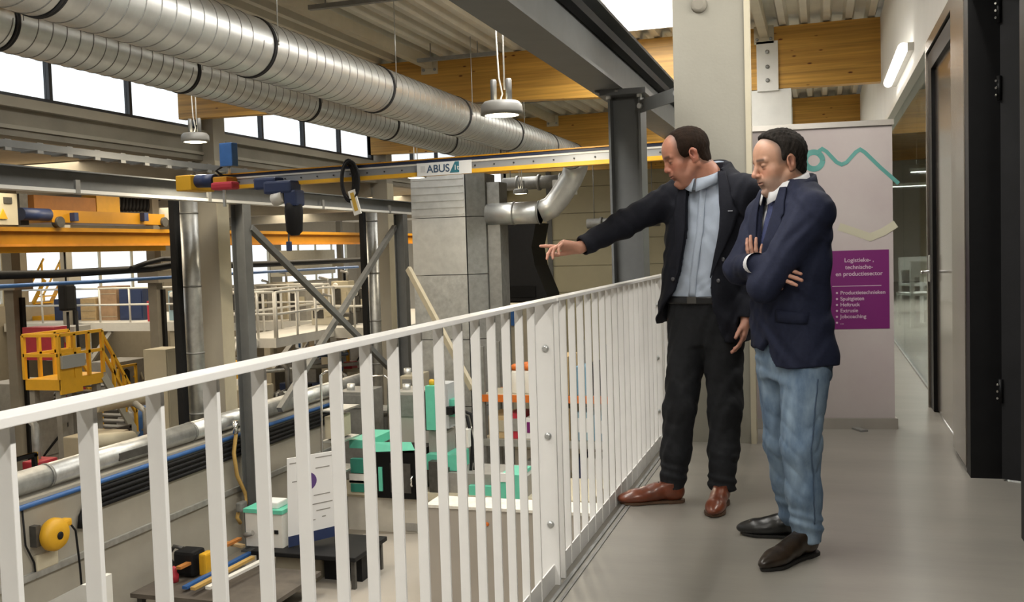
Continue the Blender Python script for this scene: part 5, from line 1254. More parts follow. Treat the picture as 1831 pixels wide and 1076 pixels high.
def head_frame(ear_mid, fwd, pitch, roll=0.):
    f = np.array([fwd[0], fwd[1], 0.]); f /= np.linalg.norm(f); l = np.array([-f[1], f[0], 0.]); u = np.array([0, 0, 1.])
    f2 = f*math.cos(pitch)-u*math.sin(pitch); u2 = u*math.cos(pitch)+f*math.sin(pitch)
    return np.array(ear_mid, float), np.stack([f2, l, u2], 1)
def build_head(o, Mx, sc, neck_to, p, h=.0028):
    """o origin between the ears, Mx columns forward/left/up; p: shape options"""
    def T(x, y, z): return o+Mx @ (np.array([x, y, z])*sc)
    nk = np.array(neck_to, float)
    lo = np.minimum(o-.17*sc, nk-.09); hi = np.maximum(o+.17*sc, nk+.09)
    g = SDF(lo, hi, h)
    def E(c, r, k=.01, op='add', tilt=0., yaw=0.):
        rot = Mx
        if tilt or yaw:
            rot = Mx @ np.array(Euler((0, tilt, yaw)).to_matrix())
        g.ell(T(*c), np.array(r)*sc, rot, k*sc, op)
    def Cn(a, b, ra, rb, k=.008, op='add'): g.cone(T(*a), T(*b), ra*sc, rb*sc, k*sc, op)
    E((-.014, 0, .040), (.098, .077, .082), .01)                      # cranium
    E((.030+p.get('forehead', 0), 0, .035), (.060, .064, .070), .03)                       # forehead
    E((.030, 0, -.030), (.060, .060, .075), .03)                      # mid face
    E((.040, 0, -.078), (.046, .046+p.get('jaw', 0), .036), .025)      # jaw
    for s in (-1, 1):
        Cn((-.005, s*.055, -.045), (.055, s*.028, -.098), .018+p.get('jaw', 0)*.6, .016, .02)   # jaw line
        E((.055, s*.042, -.022), (.026, .022, .024), .02)               # cheek bone
        E((.060, s*.034, -.055), (.026, .020, .030), .02)               # cheek
        Cn((.088, s*.012, .026), (.078, s*.046, .024), .0095, .0085, .012)   # brow
    Cn((.082, 0, -.098), (.074, 0, -.108), .017, .016, .014)           # chin
    if p.get('double_chin'): E((.035, 0, -.112), (.045, .042, .022), .02)
    Cn((.090, 0, .014), (.110+p.get('nose', 0), 0, -.020), .0085, .0105, .010)          # nose bridge
    E((.110+p.get('nose', 0), 0, -.027), (.014, .0125, .011), .008)     # nose tip
    for s in (-1, 1): E((.100+p.get('nose', 0)*.7, s*.012, -.031), (.011, .0085, .008), .005)
    for s in (-1, 1): E((.096, s*.034, .004), (.014, .017, .010), .012, 'sub')     # sockets
    E((.086, 0, -.050), (.016, .026, .016), .012)                       # mouth mound
    E((.098, 0, -.0545), (.0065, .019, .0050), .004); E((.0965, 0, -.0655), (.0068, .017, .0055), .004)   # lips
    E((.103, 0, -.0600), (.010, .024, .0016), .003, 'sub')              # mouth line
    E((.093, 0, -.080), (.010, .020, .006), .010, 'sub')                # under the lip
    for s in (-1, 1):                                                   # eyeballs with lids
        E((.0765, s*.033, .003), (.0135, .015, .0125), .003)
        E((.0785, s*.033, .0075), (.0135, .0165, .0085), .003); E((.0775, s*.033, -.0045), (.0125, .015, .0065), .003)
    for s in (-1, 1):                                                   # ears
        e = (-.012, s*.077, -.004); yw = s*.35
        E(e, (.022, .0085, .033), .006, tilt=.18, yaw=yw); E((-.014, s*.081, .010), (.020, .008, .019), .004, tilt=.2, yaw=yw)
        E((-.006, s*.0885, .001), (.011, .010, .018), .003, 'sub', tilt=.2, yaw=yw); E((.002, s*.080, -.006), (.006, .006, .008), .004)
        E((-.004, s*.078, -.030), (.009, .006, .010), .005)
    c0 = T(-.028, 0, -.045)
    g.cone(c0, nk, .058*sc*p.get('neck', 1.), .066*sc*p.get('neck', 1.), .022*sc)
    g.cone(T(.012, 0, -.075), nk+.0, .040*sc, .055*sc*p.get('neck', 1.), .03*sc)
    V, F = g.mesh(); V = smooth_mesh(V, F, 1, .35)
    return V, F, T
def loc_head(V, o, Mx, sc): return ((V-o) @ Mx)/sc
def build_hair(o, Mx, sc, region, thick, name, material, parent, h=.003, amp=.0025, extra=None):
    def T(x, y, z): return o+Mx @ (np.array([x, y, z])*sc)
    g = SDF(o-.16*sc, o+.17*sc, h)
    g.ell(T(-.014, 0, .040), np.array((.098, .077, .082))*sc+thick, Mx, 0); g.ell(T(.030, 0, .035), np.array((.060, .064, .070))*sc+thick*.9, Mx, .03)
    g.ell(T(-.045, 0, -.035), np.array((.052, .055, .045))*sc+thick*.6, Mx, .03)
    if extra: extra(g, T)
    X = np.meshgrid(*g.ax, indexing='ij'); P = np.stack([a.ravel() for a in X], 1); Q = ((P-o) @ Mx)/sc
    x, y, z = Q[:, 0], np.abs(Q[:, 1]), Q[:, 2]
    nz = amp*(np.sin(x*260+z*190+np.sin(y*170)*2)+.7*np.sin(y*340-z*120+x*90)+.5*np.sin(x*520-y*330))
    A, B = g.f+nz.reshape(g.f.shape), region(x, y, z, Q[:, 1]).reshape(g.f.shape)*sc; kk = .016
    g.f = np.maximum(A, B)+np.maximum(kk-np.abs(A-B), 0)**2/kk*.25
    return sdf_object(g, name, material, parent, 1)
def shoe(name, heel, toe, parent, m_upper, m_sole, wd=.047, ht=.10, lace=True, m_lace=None, slim=False):
    heel, toe = np.array([heel[0], heel[1], 0.]), np.array([toe[0], toe[1], 0.]); d = toe-heel; L_ = np.linalg.norm(d); d /= L_; s = np.array([-d[1], d[0], 0.]); u = np.array([0, 0, 1.])
    def T(a, b, c): return heel+d*a*L_+s*b+u*c
    g = SDF(np.minimum(heel, toe)-.09, np.maximum(heel, toe)+np.array([.09, .09, .20]), .0045)
    g.cone(T(.13, 0, .055), T(.45, 0, .052), .036, .036, .02); g.cone(T(.45, 0, .050), T(.78, 0, .038), .038, .033, .02)
    Mr = np.stack([d, s, u], 1)
    g.ell(T(.74, .002, .035), (.078, wd, .034), Mr, .02); g.ell(T(.90, .002, .030), (.050, wd*(.62 if slim else .78), .024), Mr, .015)
    g.ell(T(.16, 0, .055), (.052, .036, .048), Mr, .02)
    g.cone(T(.20, 0, .07), T(.20, 0, ht), .036, .038, .015); g.cone(T(.30, 0, .085), T(.60, 0, .058), .031, .024, .02)
    g.fn(g.lo, g.lo+g.h*g.n, lambda x, y, z: -(.014-z), 0, 'sub')
    X = np.meshgrid(*g.ax, indexing='ij')
    g.f = np.maximum(g.f, .013-X[2]); g.f = np.maximum(g.f, X[2]-ht)
    sh = empty_child(name, parent)
    up = sdf_object(g, name, m_upper, parent, 1)
    # sole and heel block
    n = 40; out = []
    for i in range(n):
        a = 2*math.pi*i/n; c, sn = math.cos(a), math.sin(a)
        x = .5+.515*c; w_ = np.interp(x, [-.03, .05, .2, .4, .62, .78, .92, 1.03], [.02, .034, .039, .033, .043, wd+.004, (.030 if slim else .038), .008])
        out.append((x, w_*(1 if sn > 0 else -1)*min(1, abs(sn)*2.2)))
    mb = MB(); vs = [T(x, y, z) for z in (.004, .015) for x, y in out]
    mb.add(vs, [tuple(range(n-1, -1, -1)), tuple(range(n, 2*n))]+[(i, (i+1) % n, n+(i+1) % n, n+i) for i in range(n)])
    mb.build('sole', m_sole, up)
    mb = MB(); hp = [(x, y) for x, y in out if x < .30]; hp.sort(key=lambda q: math.atan2(q[1], q[0]-.15)); k = len(hp)
    mb.add([T(x, y*.98, z) for z in (0., .012) for x, y in hp], [tuple(range(k-1, -1, -1)), tuple(range(k, 2*k))]+[(i, (i+1) % k, k+(i+1) % k, k+i) for i in range(k)])
    mb.build('heel', m_sole, up)
    if lace:
        for i in range(4):
            a = .40+.055*i; zc = np.interp(a, [.36, .62], [.104, .076])
            MB().tube([T(a-.012, -.020, zc-.008), T(a, 0, zc+.003), T(a+.012, .020, zc-.008)], .0026, 6).build('lace', m_lace or m_upper, up)
    return up
def empty_child(name, parent): return None
def collar(name, c, F, r, z, m, parent, up=.035, drop=.045, gap=.5, tilt=.25, spread=.0, point=.03, band=.012):
    """folded shirt collar round a neck: c centre, F facing, r radius; gap = half opening angle at the front"""
    F = np.array([*F, 0.])/np.hypot(*F); L_ = np.array([-F[1], F[0], 0.]); n = 48; rows = [[] for _ in range(4)]
    for i in range(n+1):
        a = gap+(2*math.pi-2*gap)*i/n; ca, sa = math.cos(a), math.sin(a); fr = max(0., ca)
        base = np.array([c[0], c[1], z])+F*ca*r*1.05+L_*sa*r; tz = -tilt*r*ca
        edge = min(i, n-i)/n; pt = max(0., 1-edge/.12)
        rad = F*ca+L_*sa
        rows[0].append(base+np.array([0, 0, tz-.02])); rows[1].append(base+np.array([0, 0, tz+up]) + rad*.001)
        rows[2].append(base+rad*.010+np.array([0, 0, tz+up-.004])); rows[3].append(base+rad*(.020+.010*pt)+np.array([0, 0, tz+up-drop-point*pt])+L_*spread*pt*(1 if sa > 0 else -1))
    vs = [v for r_ in rows for v in r_]; k = n+1; fs = [(a*k+i, a*k+i+1, (a+1)*k+i+1, (a+1)*k+i) for a in range(3) for i in range(n)]
    o = MB().add(vs, fs, True).build(name, m, parent)
    md = o.modifiers.new('thickness', 'SOLIDIFY'); md.thickness = .003; md.offset = 0; return o
def front_strip(T_, name, edge, outer, z0, z1, m, parent, off=.008, th=.006, n=26, nl=5):
    """strip lying on the front of a torso between two curves l(z)"""
    vs = []; 
    for i in range(n+1):
        z = z0+(z1-z0)*i/n; a, b = edge(z), outer(z)
        for j in range(nl+1):
            l = a+(b-a)*j/nl; vs.append(T_.front(l, z, off))
    k = nl+1; fs = [(i*k+j, i*k+j+1, (i+1)*k+j+1, (i+1)*k+j) for i in range(n) for j in range(nl)]
    o = MB().add(vs, fs, True).build(name, m, parent); md = o.modifiers.new('thickness', 'SOLIDIFY'); md.thickness = th; md.offset = 0; return o
# ------------------------------------------------------------------ the pointing man
M_blazer = mat('dark_navy_wool', (.011, .012, .019), .8, var=.15, scale=90, bump=.12, bscale=500, spec=.25)
M_shirt1 = mat('pale_blue_shirt', (.42, .48, .58), .75, var=.05, scale=30, bump=.05, bscale=300)
M_trouser = mat('charcoal_cotton', (.016, .017, .020), .8, var=.18, scale=40, bump=.1, bscale=400, spec=.3)
M_brownshoe = mat('chestnut_leather', (.17, .045, .02), .33, var=.35, scale=18, coat=.2)
M_solebrown = mat('brown_sole', (.10, .055, .03), .6, var=.2, scale=20)
M_belt = mat('black_belt', (.010, .010, .011), .4)
M_skin1 = skin_material('skin_ruddy'); M_skin2 = skin_material('skin_fair')
M_hair1 = mat('brown_hair', (.022, .012, .007), .8, spec=.15, var=.35, scale=40, bump=.6, bscale=420, stretch=(1, 1, .35))
M_button = mat('button', (.10, .10, .11), .3)
F1 = np.array([-.41, -.91]); F1 /= np.hypot(*F1); L1 = np.array([-F1[1], F1[0]])
p1 = empty('person', (-.60, 4.74, 0), 'man in open navy blazer pointing over the railing', 'person')
cS = at(1270, 400, y=4.84); cP = at(1262, 575, y=4.86)
sx, sy, px_, py_ = cS.x, cS.y, cP.x, cP.y
rows = [(.72, px_-.012, py_, .236, .162, .155), (.88, px_-.012, py_, .234, .162, .152), (.98, px_-.006, py_, .218, .160, .140), (1.08, px_+.002, py_, .210, .158, .132), (1.20, (px_+sx)/2, (py_+sy)/2, .214, .152, .132),
        (1.32, sx, sy, .222, .140, .136), (1.44, sx, sy, .224, .124, .138), (1.52, sx, sy, .212, .100, .130), (1.565, sx, sy+.003, .168, .082, .114), (1.61, sx+.004, sy+.010, .108, .064, .098), (1.64, sx+.006, sy+.014, .084, .056, .090)]
T1 = Torso(rows, F1)
ctr = np.array([sx, sy])
shR = np.array([sx-L1[0]*.190, sy-L1[1]*.192, 1.485]); shL = np.array([sx+L1[0]*.190, sy+L1[1]*.192, 1.49])
elR = np.array(at(1113, 402, y=4.72)); wrR = np.array(at(1040, 441, y=4.57)); tipR = np.array(at(966, 428, y=4.50))
elL = np.array(at(1352, 474, y=4.84)); wrL = np.array(at(1335, 572, y=4.72)); tipL = np.array(at(1326, 618, y=4.66))
lo, hi = T1.box(.02); lo = np.minimum(lo, [elR[0]-.1, 4.4, .75]); lo = np.minimum(lo, wrR-.1); hi = np.maximum(hi, [elL[0]+.1, 5.15, 1.6])
# blazer: shell with an open front
def lopen(z):   # left and right edge of the opening (his right is negative)
    r = np.interp(z, [.72, .86, .92, .98, 1.03, 1.12, 1.25, 1.40, 1.52, 1.60], [-.29, -.232, -.185, -.125, -.078, -.055, -.050, -.054, -.062, -.070])
    l = np.interp(z, [.72, .84, .95, 1.02, 1.10, 1.25, 1.40, 1.52, 1.60], [.20, .165, .132, .116, .118, .128, .130, .112, .085])
    return r, l
g = SDF(lo, hi, .006)
g.fn(*T1.box(.05), lambda x, y, z: T1.d(x, y, z, .004))
slv = dict(k=.035)
g.chain([shR+[0, 0, .005], elR, wrR], [.082, .064, .048], **slv)
g.chain([shL+[0, 0, .005], elL, wrL], [.080, .062, .046], **slv)
g.ell(shR+[0, 0, .0], (.075, .085, .07), None, .04); g.ell(shL+[0, 0, .0], (.075, .085, .07), None, .04)
aR, aL = (wrR-elR)/np.linalg.norm(wrR-elR), (wrL-elL)/np.linalg.norm(wrL-elL)
def warp1(x, y, z):
    w = folds(x, y, z, .0026, 45, 30, 52)+folds(x, y, z, .0014, -90, 60, 40, 1.)
    return w
g.warp(warp1)
X = np.meshgrid(*g.ax, indexing='ij')
l, f, *_ = T1.lf(*X); ro, lo_ = lopen(X[2]); dop = np.maximum(np.maximum(ro-l, l-lo_), .02-f)
armR = (X[0]-shR[0])*(elR-shR)[0]+(X[1]-shR[1])*(elR-shR)[1]
g.f = np.maximum(g.f, -np.where((armR > .02) & (X[2] > 1.27), .5, dop))
inner = np.where(X[2] < 1.60, T1.d(*X, -.020), .5); inner = np.where(X[2] < .80, T1.d(X[0], X[1], np.maximum(X[2], .80), -.020), inner)
g.f = np.maximum(g.f, -inner)
hem = np.interp(l, [-.235, -.19, -.08, .05, .22], [.855, .90, .88, .80, .78]); g.f = np.maximum(g.f, hem-X[2])
g.f = np.maximum(g.f, (X[0]-wrR[0])*aR[0]+(X[1]-wrR[1])*aR[1]+(X[2]-wrR[2])*aR[2]-.0)
dl = (X[0]-wrL[0])*aL[0]+(X[1]-wrL[1])*aL[1]+(X[2]-wrL[2])*aL[2]; nearL = np.hypot(X[0]-wrL[0], X[1]-wrL[1]) < .09
g.f = np.maximum(g.f, np.where(nearL & (X[2] < 1.0) & (T1.d(*X, 0.) > .008), dl, -.5))
g.cone(wrR-aR*.012, wrR+aR*.03, .037, .037, 0, 'sub'); g.cone(wrL-aL*.012, wrL+aL*.03, .036, .036, 0, 'sub')
jk = sdf_object(g, 'blazer', M_blazer, p1, 1)
# lapels
def eR(z): return lopen(z)[0]+.002
def eL(z): return lopen(z)[1]-.002
def oR(z): return eR(z)-float(np.interp(z, [1.09, 1.30, 1.41, 1.425, 1.44, 1.60], [.004, .055, .078, .045, .066, .032]))
def oL(z): return eL(z)+float(np.interp(z, [1.09, 1.30, 1.41, 1.425, 1.44, 1.60], [.004, .055, .080, .045, .066, .032]))
front_strip(T1, 'lapel', eR, oR, 1.09, 1.59, M_blazer, p1, .012, .006); front_strip(T1, 'lapel', eL, oL, 1.09, 1.59, M_blazer, p1, .012, .006)
for (l_, z_) in ((.15, 1.075), (.16, 1.175), (-.085, 1.085)):
    c = T1.front(l_, z_, .006); MB().lathe(c, [(.010, 0), (.010, .004), (.004, .005)], 12, axis=(*F1, 0)).build('button', M_button, p1)
c = T1.front(.175, 1.40, .018); MB().rbox(c, (.022, .003, .005), None, 0).build('lapel_slit', mat('pin_grey', (.35, .36, .4), .5), p1)
# shirt
g = SDF(*[np.array(v) for v in T1.box(.02)], .008)
g.fn(*T1.box(.02), lambda x, y, z: np.maximum(T1.d(x, y, z, -.028), .985-z))
g.warp(lambda x, y, z: folds(x, y, z, .0028, 60, 40, 45)+folds(x, y, z, .002, -50, 90, 110, 2.)*np.clip((1.2-z)*6, 0, 1))
g.f = np.maximum(g.f, g.ax[2][None, None, :]-1.60)
sh1 = sdf_object(g, 'shirt', M_shirt1, p1, 1)
for z_ in (1.02, 1.11, 1.20, 1.29, 1.38): MB().lathe(T1.front(.012, z_, -.026), [(.0055, 0), (.0055, .003)], 10, axis=(*F1, 0)).build('button', M_whitep, sh1)
front_strip(T1, 'placket', lambda z: -.006, lambda z: .030, 1.0, 1.54, M_shirt1, sh1, -.024, .003, nl=3)
# trousers
kR, kL = np.array(at(1216, 728, y=4.76)), np.array(at(1297, 728, y=4.76)); hR, hL = np.array([px_, py_, .86])-np.array([*L1, 0])*.085, np.array([px_, py_, .86])+np.array([*L1, 0])*.092
qR, qL = np.array(at(1203, 872, y=4.74)), np.array(at(1291, 874, y=4.74))
qR[2] = .085; qL[2] = .085
g = SDF((px_-.36, 4.45, .02), (px_+.36, 5.15, 1.03), .0075)
rws = [(.76, px_, py_, .165, .115, .135), (.86, px_, py_, .190, .125, .140), (.95, px_+.002, py_, .186, .128, .128), (1.01, px_+.004, py_, .178, .128, .114)]
TT = Torso(rws, F1); g.fn(*TT.box(.03), lambda x, y, z: TT.d(x, y, z, 0), .0)
g.chain([hR, kR, kR+(qR-kR)*.55, qR], [.104, .078, .070, .064], .03); g.chain([hL, kL, kL+(qL-kL)*.55, qL], [.104, .080, .070, .064], .03)
g.warp(lambda x, y, z: creases(x, y, z, .0045, 20, 16, 34)*np.clip(1.2-np.abs(z-.5)*2.8, .2, 1)+folds(x, y, z, .005, 20, 25, 115, .6)*np.clip((.30-z)*5, 0, 1)+folds(x, y, z, .003, -60, 80, 30))
X2 = g.ax[2][None, None, :]; XX = np.meshgrid(*g.ax, indexing='ij'); g.f = np.maximum(g.f, .062-XX[2]+.05*(XX[1]-4.74)); g.f = np.maximum(g.f, XX[2]-.985)
sdf_object(g, 'trousers', M_trouser, p1, 1)
TB = Torso([(.962, px_, py_, .197, .142, .132), (1.0, px_+.003, py_, .196, .143, .128)], F1); g = SDF(*[np.array(v) for v in TB.box(.02)], .006); g.fn(*TB.box(.02), lambda x, y, z: TB.d(x, y, z, 0)); sdf_object(g, 'belt', M_belt, p1, 0)
MB().rbox(TB.front(.01, .983, .004), (.045, .012, .034), None, .003).build('belt_buckle', M_dark, p1)
# shoes
M_lace1 = mat('dark_lace', (.03, .012, .008), .7)
shoe('shoe', (-.655, 4.735), (-.945, 4.625), p1, M_brownshoe, M_solebrown, m_lace=M_lace1)
shoe('shoe', (-.470, 4.775), (-.492, 4.475), p1, M_brownshoe, M_solebrown, m_lace=M_lace1)
# head, neck, hands: one body
hd_f = np.array([-.925, -.38]); ear = np.array(at(1241, 276, y=4.705)); HS1 = 1.085
o1, Mx1 = head_frame((0, 0, 0), hd_f, .36); o1 = ear-Mx1 @ (np.array([-.012, .080, -.004])*HS1)
neck1 = np.array([sx+.0, sy+.0, 1.56])
Vh, Fh, Th = build_head(o1, Mx1, HS1, neck1, dict(jaw=.008, double_chin=True, neck=1.07, nose=-.007, forehead=.006))
# receding brown hair
def reg1(x, y, z, ys):
    front = x-np.interp(z, [-.05, -.01, .02, .05, .075, .10, .13], [.010, .032, .046, .046, .038, .034, .040])
    low = np.interp(x, [-.12, -.06, -.03, -.012, .01, .03], [-.072, -.066, -.035, .030, -.006, -.006])-z
    return np.maximum(front, low)
def tone(base, lip, red, V, o, Mx, sc, beard=None, brow=(.07, .035, .022), hair=None):
    q = loc_head(V, o, Mx, sc); x, y, z = q[:, 0], np.abs(q[:, 1]), q[:, 2]; C = np.tile(np.array(base), (len(V), 1))
    def mixin(col, w): C[:] = C*(1-w[:, None])+np.array(col)*w[:, None]
    face = np.clip((x-.02)*25, 0, 1)
    if hair is not None:
        d_ = hair[0](x, y, z, q[:, 1]); mixin(hair[1], hair[3]*np.clip(1-d_/hair[2], 0, 1)*(z > -.06)*(y < .0795))
    mixin(red, face*.55*np.exp(-((z+.022)/.022)**2-((y-.038)/.026)**2)); mixin(red, .6*np.exp(-((z+.028)/.014)**2-(y/.016)**2)*np.clip((x-.08)*40, 0, 1))
    mixin(red, .55*np.clip((y-.074)*120, 0, 1)*np.exp(-((z+.004)/.04)**2))
    if beard is not None: mixin(beard[0], beard[1]*np.clip((-.034-z)*45, 0, 1)*np.clip((x+.0)*25, 0, 1)*np.clip((z+.135)*40, 0, 1))
    mixin(lip, .8*np.exp(-((z+.060)/.0085)**2-(y/.019)**2)*np.clip((x-.088)*160, 0, 1))
    mixin((.12, .04, .03), .8*np.exp(-((z+.0600)/.0022)**2-(y/.022)**2)*np.clip((x-.088)*160, 0, 1))
    mixin(brow, .92*np.exp(-((z-.0285+.15*np.maximum(0, y-.036))/.0060)**2)*np.clip((y-.010)*200, 0, 1)*np.clip((.054-y)*160, 0, 1)*np.clip((x-.06)*60, 0, 1))
    mixin((.035, .018, .015), .95*np.exp(-((z-.0005)/.0036)**2-((y-.033)/.013)**4)*np.clip((x-.07)*80, 0, 1))
    mixin(tuple(np.array(base)*.62), .6*np.exp(-((z-.012)/.006)**2-((y-.033)/.018)**2)*np.clip((x-.065)*60, 0, 1))  # shade of the eye sockets, painted into the skin colour
    mixin((.16, .05, .04), .75*np.exp(-((z-.001)/.015)**2-((x+.006)/.008)**2)*np.clip((y-.070)*150, 0, 1))  # shade inside the ear, painted as a darker red
    mixin((.10, .035, .025), .7*np.exp(-((z+.0365)/.003)**2-((y-.0095)/.005)**2)*np.clip((x-.09)*160, 0, 1))
    return C
base1, lip1, red1 = (.50, .235, .155), (.36, .12, .095), (.52, .17, .115)
def join_body(parts, name, material, parent, colf):
    Vs, Fs, Cs, n = [], [], [], 0
    for V, F, C in parts: Vs.append(V); Fs.append(F+n); Cs.append(C); n += len(V)
    return vf_object(name, np.concatenate(Vs), np.concatenate(Fs), material, parent, np.concatenate(Cs))
parts = [(Vh, Fh, tone(base1, lip1, red1, Vh, o1, Mx1, HS1, ((.40, .20, .15), .35), hair=(reg1, (.10, .05, .03), .022, .75)))]
def flat(V, c): return np.tile(np.array(c), (len(V), 1))
# pointing hand: index straight, the others bent, palm facing down and away
dH = (tipR-wrR)/np.linalg.norm(tipR-wrR)
def hand_mesh(w, d, n, thumb, curls, c, h=.0026, **kw):
    w = np.array(w); g = SDF(w-.23, w+.23, h); hand(g, w, d, n, thumb, curls, **kw); V, F = g.mesh(); V = smooth_mesh(V, F, 1, .4)
    C = flat(V, c); t = np.clip(((V-w) @ (np.array(d)/np.linalg.norm(d))-.08)*9, 0, 1)[:, None]*.35
    return V, F, C*(1-t)+np.array([c[0]*1.05, c[1]*.82, c[2]*.8])*t
wH = wrR+aR*.012
parts.append(hand_mesh(wH, dH, (.10, .45, .88), -1, [(.06, .05, .04), (.62, .55, .35), (.80, .60, .35), (.92, .62, .4)], (.56, .30, .215), thumb_dir=.55, thumb_curl=.25, sc=1.04, arm=wrR-aR*.08))
dL = (tipL-wrL)/np.linalg.norm(tipL-wrL)
parts.append(hand_mesh(wrL+aL*.01, dL, (.97, .12, .1), -1, [(.18, .2, .15), (.22, .3, .2), (.3, .3, .2), (.35, .3, .2)], (.50, .26, .185), thumb_dir=.5, thumb_curl=.25, sc=.94, arm=wrL-aL*.08))
# trunk and limbs inside the clothes
g = SDF((px_-.75, 4.35, .05), (px_+.42, 5.15, 1.52), .016)
g.fn(*T1.box(.02), lambda x, y, z: np.maximum(T1.d(x, y, z, -.05), .80-z)); g.chain([hR, kR, qR], [.075, .055, .04], .03); g.chain([hL, kL, qL], [.075, .055, .04], .03); g.chain([shR, elR, wrR], [.05, .042, .03], .03); g.chain([shL, elL, wrL], [.05, .042, .03], .03)
Vc, Fc = g.mesh(); parts.append((Vc, Fc, flat(Vc, base1)))
join_body(parts, 'body', M_skin1, p1, None)
build_hair(o1, Mx1, HS1, reg1, .0085, 'hair', M_hair1, p1, amp=.0007)
collar('shirt_collar', (sx+F1[0]*.012-.006, sy+F1[1]*.012-.004), F1, .090, 1.572, M_shirt1, p1, up=.036, drop=.046, gap=.06, tilt=.50, point=.018, spread=.004)
collar('blazer_collar', (sx+F1[0]*.012-.006, sy+F1[1]*.012-.004), F1, .100, 1.588, M_blazer, p1, up=.030, drop=.060, gap=1.25, tilt=.42, point=.0)
# ------------------------------------------------------------------ the listening man, arms crossed
M_blazer2 = mat('midnight_blue_wool', (.0145, .018, .040), .8, var=.14, scale=90, bump=.12, bscale=500, spec=.25)
M_shirt2 = mat('white_shirt', (.74, .74, .76), .7, var=.02, scale=30)
M_tie = mat('navy_tie', (.045, .055, .13), .5, var=.35, scale=160)
M_jeans = mat('washed_denim', (.25, .34, .44), .85, var=.38, scale=10, bump=.2, bscale=700, col2=(.085, .14, .225), stretch=(1.4, 1.4, .6))
M_seam = mat('denim_seam', (.05, .08, .13), .85)
M_shoe2 = mat('dark_brown_leather', (.028, .018, .011), .32, var=.5, scale=14, coat=.2)
M_shoe2b = mat('black_leather', (.012, .012, .012), .3, var=.3, scale=14, coat=.2)
M_sole2 = mat('black_sole', (.010, .009, .008), .6)
M_hair2 = mat('greying_dark_hair', (.022, .018, .015), .8, spec=.15, var=.5, scale=40, bump=.6, bscale=420, stretch=(1, 1, .35))
F2 = np.array([-.80, -.60]); F2 /= np.hypot(*F2); L2 = np.array([-F2[1], F2[0]])
p2 = empty('person', (-.12, 4.05, 0), 'man in buttoned blue blazer and jeans with crossed arms', 'person')
cS2 = at(1411, 420, y=4.06); cP2 = at(1417, 600, y=4.08)
ax_, ay_, bx_, by_ = cS2.x, cS2.y, cP2.x, cP2.y
rows = [(.70, bx_+.006, by_, .186, .136, .140), (.80, bx_+.004, by_, .188, .138, .136), (.92, bx_, by_, .180, .136, .120), (1.02, bx_-.002, by_, .172, .134, .110), (1.14, (ax_+bx_)/2, (ay_+by_)/2, .184, .134, .114),
        (1.25, ax_, ay_, .192, .126, .118), (1.33, ax_, ay_, .192, .110, .120), (1.40, ax_, ay_, .184, .092, .114), (1.445, ax_, ay_, .146, .076, .102), (1.49, ax_, ay_+.005, .094, .060, .088)]
T2 = Torso(rows, F2)
sL = np.array([ax_+L2[0]*.150, ay_+L2[1]*.150, 1.362]); sR = np.array([ax_-L2[0]*.155, ay_-L2[1]*.155, 1.36])
eL_ = np.array(at(1366, 512, y=3.83)); eR_ = np.array(at(1321, 482, y=4.05))
wL_ = np.array(at(1356, 474, y=4.04)); wR_ = np.array(at(1351, 472, y=3.86))
lo, hi = T2.box(.02); lo = np.minimum(lo, np.minimum(eL_, eR_)-.1); lo[2] = .69; hi = np.maximum(hi, sL+.12); hi[2] = 1.5
g = SDF(lo, hi, .006)
g.fn(*T2.box(.05), lambda x, y, z: T2.d(x, y, z, .004))
g.ell(sL, (.070, .072, .058), None, .05); g.ell(sR, (.072, .075, .065), None, .04)
g.cone(sR, eR_, .074, .060, .03); g.cone(eR_, wR_-(wR_-eR_)*.10, .058, .046, .02)
g.cone(eL_, wL_, .052, .044, .02); g.cone(sL, eL_, .076, .060, .03)
def warp2(x, y, z): return folds(x, y, z, .0024, 45, -30, 52)+folds(x, y, z, .0014, -90, 60, 40, 1.)+folds(x, y, z, .004, 60, 40, -75, .4)*np.exp(-((x-sL[0]+.08)/.07)**2-((z-1.30)/.07)**2)
g.warp(warp2)
X = np.meshgrid(*g.ax, indexing='ij'); l, f, *_ = T2.lf(*X)
vr = np.interp(X[2], [1.12, 1.20, 1.36, 1.42, 1.48], [-.002, -.02, -.055, -.060, -.06]); vl = np.interp(X[2], [1.12, 1.20, 1.36, 1.42, 1.48], [.002, .02, .055, .060, .06])
dop = np.maximum(np.maximum(np.maximum(vr-l, l-vl), .03-f), 1.12-X[2])
core = T2.d(*X, .02)      # the opening only cuts the torso, not the arms
g.f = np.maximum(g.f, -np.where(core < .02, dop, .5)*1.0)
inn = T2.d(X[0], X[1], np.maximum(X[2], .72), -.020); inn = np.where(X[2] < 1.46, inn, .5); armk = np.full(g.f.shape, .5)
g.f = np.maximum(g.f, -inn)
# refill the arms where the hollow cut them
k2 = SDF(lo, hi, .006); k2.n = g.n; k2.ax = g.ax; k2.f = np.full(g.f.shape, .5)
k2.cone(eR_, wR_-(wR_-eR_)*.10, .058, .046, 0); k2.cone(eL_, wL_, .052, .044, .02); k2.cone(sL+(eL_-sL)*.3, eL_, .070, .060, .02)
g.f = np.minimum(g.f, k2.f+warp2(*X))
hem = np.interp(l, [-.2, -.1, .02, .12, .2], [.80, .79, .765, .755, .765])+np.clip(f-.05, 0, .2)*np.where(l < .03, .5, .0)+np.clip(.05-np.abs(l-.02), 0, .05)*np.where(f > 0, 1.2, 0.)
g.f = np.maximum(g.f, hem-X[2])
jk2 = sdf_object(g, 'blazer', M_blazer2, p2, 1)
def vR(z): return float(np.interp(z, [1.12, 1.20, 1.36, 1.42, 1.48], [-.002, -.02, -.055, -.060, -.06]))
